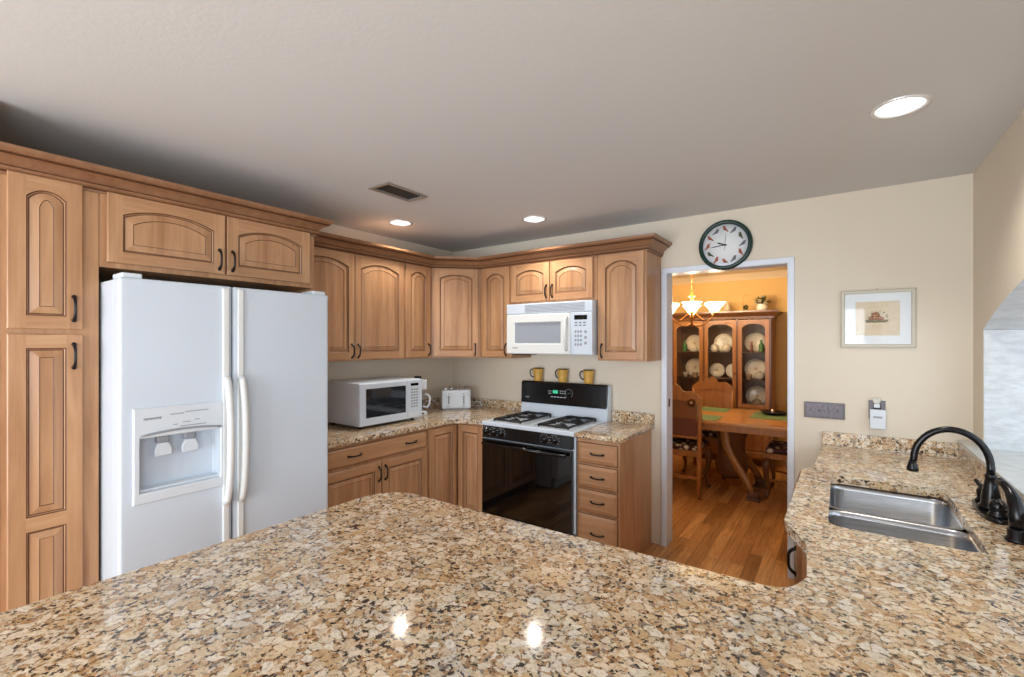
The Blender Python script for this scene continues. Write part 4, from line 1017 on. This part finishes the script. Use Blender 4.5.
vase('teacup', 2.235, HY+0.12, SH[0], CUP, 'silver', 'silver cup left on the bottom shelf, right glass door', 'cup')
vase('teapot', 2.335, HY+0.11, SH[0], POT, 'china_pat', 'patterned covered pot on the bottom shelf, right glass door', 'pot')
vase('teacup', 2.437, HY+0.11, SH[0], CUP, 'china_pat', 'patterned cup right on the bottom shelf, right glass door', 'cup')
# on top of it
t = thing('flower_arrangement', 'potted arrangement of dark leaves and pale flowers on top of the china cabinet', 'flowers', (2.385, HY+0.19, 1.9005))
b = MB(); b.lathe([(0.040, 0.0005), (0.060, 0.02), (0.066, 0.055), (0.050, 0.085), (0.058, 0.092)], 'china', seg=20); lab(b.build('pot', t), 'cream pot')
b = MB()
for k_ in range(26):
    a = k_*2.4; el = 0.25+0.9*random.random(); L = random.uniform(0.10, 0.16)
    d = Vector((math.cos(a)*math.cos(el), math.sin(a)*math.cos(el)*0.8, math.sin(el))); p0 = Vector((0,0,0.08)); p1 = p0+d*L*0.6; p2 = p0+d*L
    sd = d.cross(Vector((0,0,1))).normalized()*0.018
    b.poly([p0, p1+sd, p2, p1-sd], 'leaf')
b.build('leaves', t)
for p in ((-0.02,-0.05,0.13), (0.045,-0.04,0.10), (0.01,-0.03,0.175), (-0.06,-0.02,0.10)):
    q = MB()
    for k_ in range(6): a = k_*PI/3; q.lathe([(0.0, -0.010), (0.012, 0.0), (0.0, 0.010)], 'flower', (p[0]+0.014*math.cos(a), p[1], p[2]+0.014*math.sin(a)), 8, 'y')
    q.build('flower', t)
t = thing('candle_stand', 'slim wire stand holding a small dark ornament on top of the china cabinet', 'ornament', (2.205, HY+0.17, 1.9005))
b = MB(); b.lathe([(0.04, 0.0005), (0.04, 0.008), (0.006, 0.012), (0.004, 0.02)], 'brass', seg=16); b.tube([(-0.03, 0, 0.01), (-0.035, 0, 0.12), (-0.03, 0, 0.20), (0.02, 0, 0.215), (0.045, 0, 0.20)], 0.003, 'brass', 6); b.build('frame', t)
b = MB()
for k_ in range(5): a = PI/2+k_*2*PI/5; b.lathe([(0.0, -0.012), (0.016, 0.0), (0.0, 0.012)], 'leaf', (0.018*math.cos(a), 0, 0.055+0.018*math.sin(a)), 8, 'y')
b.build('ornament', t)
vase('ornamental_jar', 1.985, HY+0.17, 1.900, [(0.03, 0), (0.05, 0.03), (0.045, 0.08), (0.02, 0.11), (0.028, 0.13)], 'china_pat', 'small jar on top of the china cabinet behind the chandelier', 'jar')

# dining table
tb = thing('dining_table', 'long oak dining table with carved pedestal legs, seen through the doorway', 'table', (1.85, 1.745, 0))
TX, TY = 1.08, 0.50
b = MB(); b.prism([(x, y) for x, y in rrect(-TX, TX, -TY, TY, 0.06)], 0.730, 0.760, 'oak_top', bev=0.010); b.build('tabletop', tb)
b = MB(); b.box(-TX+0.04, TX-0.04, -TY+0.03, TY-0.03, 0.665, 0.7295, 'oak', 0.006); b.build('apron', tb)
for px in (-0.42, 0.42):
    b = MB(); b.lathe([(0.06, 0.12), (0.14, 0.16), (0.16, 0.26), (0.13, 0.40), (0.13, 0.52), (0.16, 0.60), (0.18, 0.664)], 'oak_dark', (px, 0, 0), 24)
    ped = b.build('pedestal', tb)
    for sx, sy in (((1, 1), (1, -1)) if px > 0 else ((-1, 1), (-1, -1))):
        b = MB(); L = 0.34; dx, dy = sx*0.72, sy*0.69
        cs = [(-0.10, 0.66), (-0.05, 0.62), (-0.035, 0.55), (-0.02, 0.47), (0.06, 0.36), (0.17, 0.25), (0.26, 0.15), (0.31, 0.07)]
        rr = [0.036, 0.046, 0.05, 0.047, 0.043, 0.040, 0.036, 0.036]
        b.tube([(px+dx*c*1.0, dy*(0.22+0.45*(c+0.1)), z) for c, z in cs], rr, 'oak', 10, flat=0.65)
        b.build('leg', ped)
        b = MB(); ex, ey = px+dx*0.33, dy*0.36
        for z0, z1, r in ((0.0, 0.030, 0.060), (0.030, 0.060, 0.048), (0.060, 0.090, 0.054)): b.box(ex-r, ex+r, ey-r, ey+r, z0, z1, 'oak_dark', 0.008)
        b.build('foot', ped)
def tmat(x, y, sx, sy, rz, label):
    o = MB().prism(rrect(-sx, sx, -sy, sy, 0.03), 0.0005, 0.004, 'green').build('placemat', None, (x, y, 0.760), rz); return tag(o, label, 'placemat', 'green placemats')
tmat(2.615, 1.90, 0.17, 0.24, 0.0, 'green placemat at the right end of the dining table under a dark dish')
tmat(1.985, 1.44, 0.23, 0.16, 0.0, 'green placemat at the near long side of the dining table')
tmat(1.955, 2.06, 0.23, 0.16, 0.0, 'green placemat before the far chair on the dining table')
t = thing('dark_dish', 'low dark dish standing on the right green placemat', 'dish', (2.625, 2.02, 0.7642))
b = MB(); b.lathe([(0.06, 0.0005), (0.10, 0.012), (0.125, 0.026), (0.120, 0.030), (0.09, 0.016), (0.0, 0.010)], 'black', seg=28); b.build('dish', t)
lab(MB().lathe([(0.02, 0.011), (0.024, 0.03), (0.012, 0.05), (0.0, 0.055)], 'silver', (-0.01, -0.02, 0), 14).build('ornament', t), 'small silver knob in the dish')

# dining chairs
def chair(loc, rz, label, caned=True):
    """seat centre at origin, back at -y"""
    t = thing('dining_chair', label, 'chair', loc, rz, 'dining chairs')
    b = MB()   # back frame: posts and carved crest
    for s_ in (-1, 1):
        b.tube([(s_*0.205, -0.235, 0.0), (s_*0.205, -0.220, 0.25), (s_*0.208, -0.215, 0.46), (s_*0.215, -0.235, 0.72), (s_*0.222, -0.262, 0.98)], [0.019, 0.021, 0.023, 0.021, 0.019], 'oak', 8)
    n = 24; outer = []; inner = []
    for i in range(n+1):
        u = -1+2*i/n; x = u*0.238
        z = 0.975 + 0.075*(1-abs(u)**2.5) + 0.022*math.cos(u*PI*3)*(1-abs(u)) + (0.028 if abs(u) < 0.18 else 0)
        outer.append((x, z)); inner.append((x*0.86, 0.900 + 0.05*(1-u*u)))
    for y0, y1 in ((-0.276, -0.240),):
        b.prism(outer + inner[::-1], y0, y1, 'oak', 'xz')
    b.prism([(-0.205, 0.575), (0.205, 0.575), (0.205, 0.615), (0.10, 0.605), (0, 0.622), (-0.10, 0.605), (-0.205, 0.615)], -0.240, -0.212, 'oak', 'xz')
    b.build('back_frame', t)
    b = MB(); lo = [(-0.19, 0.60), (0.19, 0.60), (0.195, 0.93)] + [(0.195*(1-2*i/10), 0.92+0.035*(1-(1-2*i/10)**2)) for i in range(1, 10)] + [(-0.195, 0.93)]
    b.prism(lo, -0.006, 0.006, 'cane' if caned else 'oak', 'xz')
    bmesh.ops.transform(b.bm, matrix=Matrix.Translation((0, -0.240, 0)) @ Matrix.Translation((0,0,0.76)) @ Matrix.Rotation(math.radians(6), 4, 'X') @ Matrix.Translation((0,0,-0.76)), verts=b.bm.verts)
    bp = b.build('back_panel', t)
    if caned: lab(MB().box(-0.185, 0.185, -0.247, -0.218, 0.60, 0.80, 'leather', 0.010, 3).build('back_pad', bp), 'red-brown pad on the lower back')
    if caned:
        b = MB()
        for k_ in range(7): a = k_*2*PI/7; b.lathe([(0.0, -0.012), (0.018, 0.0), (0.0, 0.010)], 'oak_dark', (0.145+0.022*math.cos(a), -0.282, 0.930+0.022*math.sin(a)), 10, 'y')
        b.lathe([(0.0, -0.018), (0.014, 0.0), (0.0, 0.012)], 'china', (0.145, -0.284, 0.930), 10, 'y'); b.build('carved_rosette', t)
    b = MB(); b.prism([(-0.205, -0.225), (0.205, -0.225), (0.235, 0.225), (-0.235, 0.225)], 0.395, 0.450, 'oak', bev=0.006)
    for s_ in (1,): b.prism([(-0.20, 0.385), (0.20, 0.385), (0.20, 0.40), (-0.20, 0.40)], 0.20, 0.222, 'oak', 'xz')
    b.build('seat_frame', t)
    b = MB(); b.prism([(-0.198, -0.205), (0.198, -0.205), (0.226, 0.215), (-0.226, 0.215)], 0.4505, 0.500, 'floral', bev=0.020); b.build('seat', t)
    for s_ in (-1, 1):
        b = MB(); b.tube([(s_*0.205, 0.195, 0.40), (s_*0.222, 0.215, 0.33), (s_*0.218, 0.210, 0.24), (s_*0.200, 0.190, 0.13), (s_*0.205, 0.200, 0.05), (s_*0.222, 0.225, 0.012)], [0.036, 0.034, 0.026, 0.018, 0.018, 0.026], 'oak_dark', 10); b.build('leg', t)
    b = MB()
    zz = [(-0.195, 0.17), (-0.12, 0.185), (-0.06, 0.165), (0, 0.18), (0.06, 0.165), (0.12, 0.185), (0.195, 0.17)]
    b.prism(zz + [(x, z+0.035) for x, z in zz[::-1]], -0.228, -0.212, 'oak', 'xz')
    for s_ in (-1, 1): b.tube([(s_*0.20, -0.215, 0.20), (s_*0.195, 0.0, 0.17), (s_*0.20, 0.185, 0.19)], 0.012, 'oak', 8)
    b.build('stretcher', t)
    return t
chair((1.855, 1.445, 0), math.radians(3), 'oak dining chair with its back to the kitchen, at the near side of the table')
chair((1.925, 2.260, 0), PI, 'oak dining chair with a plain curved back, at the far side of the table', caned=False)
chair((2.815, 1.800, 0), R90, 'dining chair with floral seat at the right end of the table')

# chandelier
CX, CY = 1.875, 1.75
cz = 1.690
ch = thing('chandelier', 'brass chandelier with glowing glass bell shades over the dining table', 'chandelier', (CX, CY, cz))
b = MB(); b.lathe([(0.0, -0.012), (0.012, 0.0), (0.020, 0.018), (0.010, 0.036), (0.014, 0.055), (0.030, 0.08), (0.016, 0.11), (0.010, 0.16), (0.010, 0.26), (0.018, 0.30), (0.034, 0.315), (0.026, 0.33), (0.008, 0.38)], 'brass', seg=20); b.build('body', ch)
b = MB(); z = 0.38; i = 0
while z < H-cz-0.03:
    pts = []
    for k_ in range(9):
        a = 2*PI*k_/8; u_, v_ = 0.008*math.cos(a), 0.016*math.sin(a)+z+0.012; pts.append((u_, 0, v_) if i % 2 else (0, u_, v_))
    b.tube(pts, 0.0022, 'brass', 5, cap=False); z += 0.025; i += 1
b.build('chain', ch)
b = MB(); b.lathe([(0.006, H-cz-0.05), (0.02, H-cz-0.035), (0.055, H-cz-0.02), (0.06, H-cz-0.0005), (0.0, H-cz-0.0004)], 'brass', seg=20); b.build('canopy', ch)
for k_ in range(6):
    a = math.radians(-76) + k_*2*PI/6; ca, sa = math.cos(a), math.sin(a); R_ = 0.262
    b = MB(); pp = [(0.014, 0.022), (0.06, 0.000), (0.12, 0.006), (0.18, 0.040), (0.225, 0.085), (R_, 0.120)]
    b.tube([(ca*r, sa*r, z) for r, z in pp], 0.007, 'brass', 8); b.tube([(ca*r, sa*r, z) for r, z in ((0.012, 0.15), (0.06, 0.12), (0.11, 0.075), (0.165, 0.040))], 0.005, 'brass', 6)
    b.lathe([(0.008, 0.0), (0.030, 0.008), (0.024, 0.016), (0.014, 0.030)], 'brass', (ca*R_, sa*R_, 0.115), 14)
    am = b.build('arm', ch)
    b = MB(); lps = []
    for r, z in ((0.022, 0.0), (0.040, 0.020), (0.055, 0.05), (0.078, 0.080), (0.100, 0.098)):
        lps.append([(ca*R_+(r*(1+0.06*math.cos(6*q*2*PI/36)*(r/0.1)))*math.cos(q*2*PI/36), sa*R_+(r*(1+0.06*math.cos(6*q*2*PI/36)*(r/0.1)))*math.sin(q*2*PI/36), 0.138+z) for q in range(36)])
    b.loops(lps, 'shade', True, True); lab(b.build('lamp_shade', ch), 'glowing frosted glass bell shade')
    point('chandelier_bulb', (CX+ca*R_, CY+sa*R_, cz+0.27), 9.5, (1.0, 0.84, 0.60), 0.05)
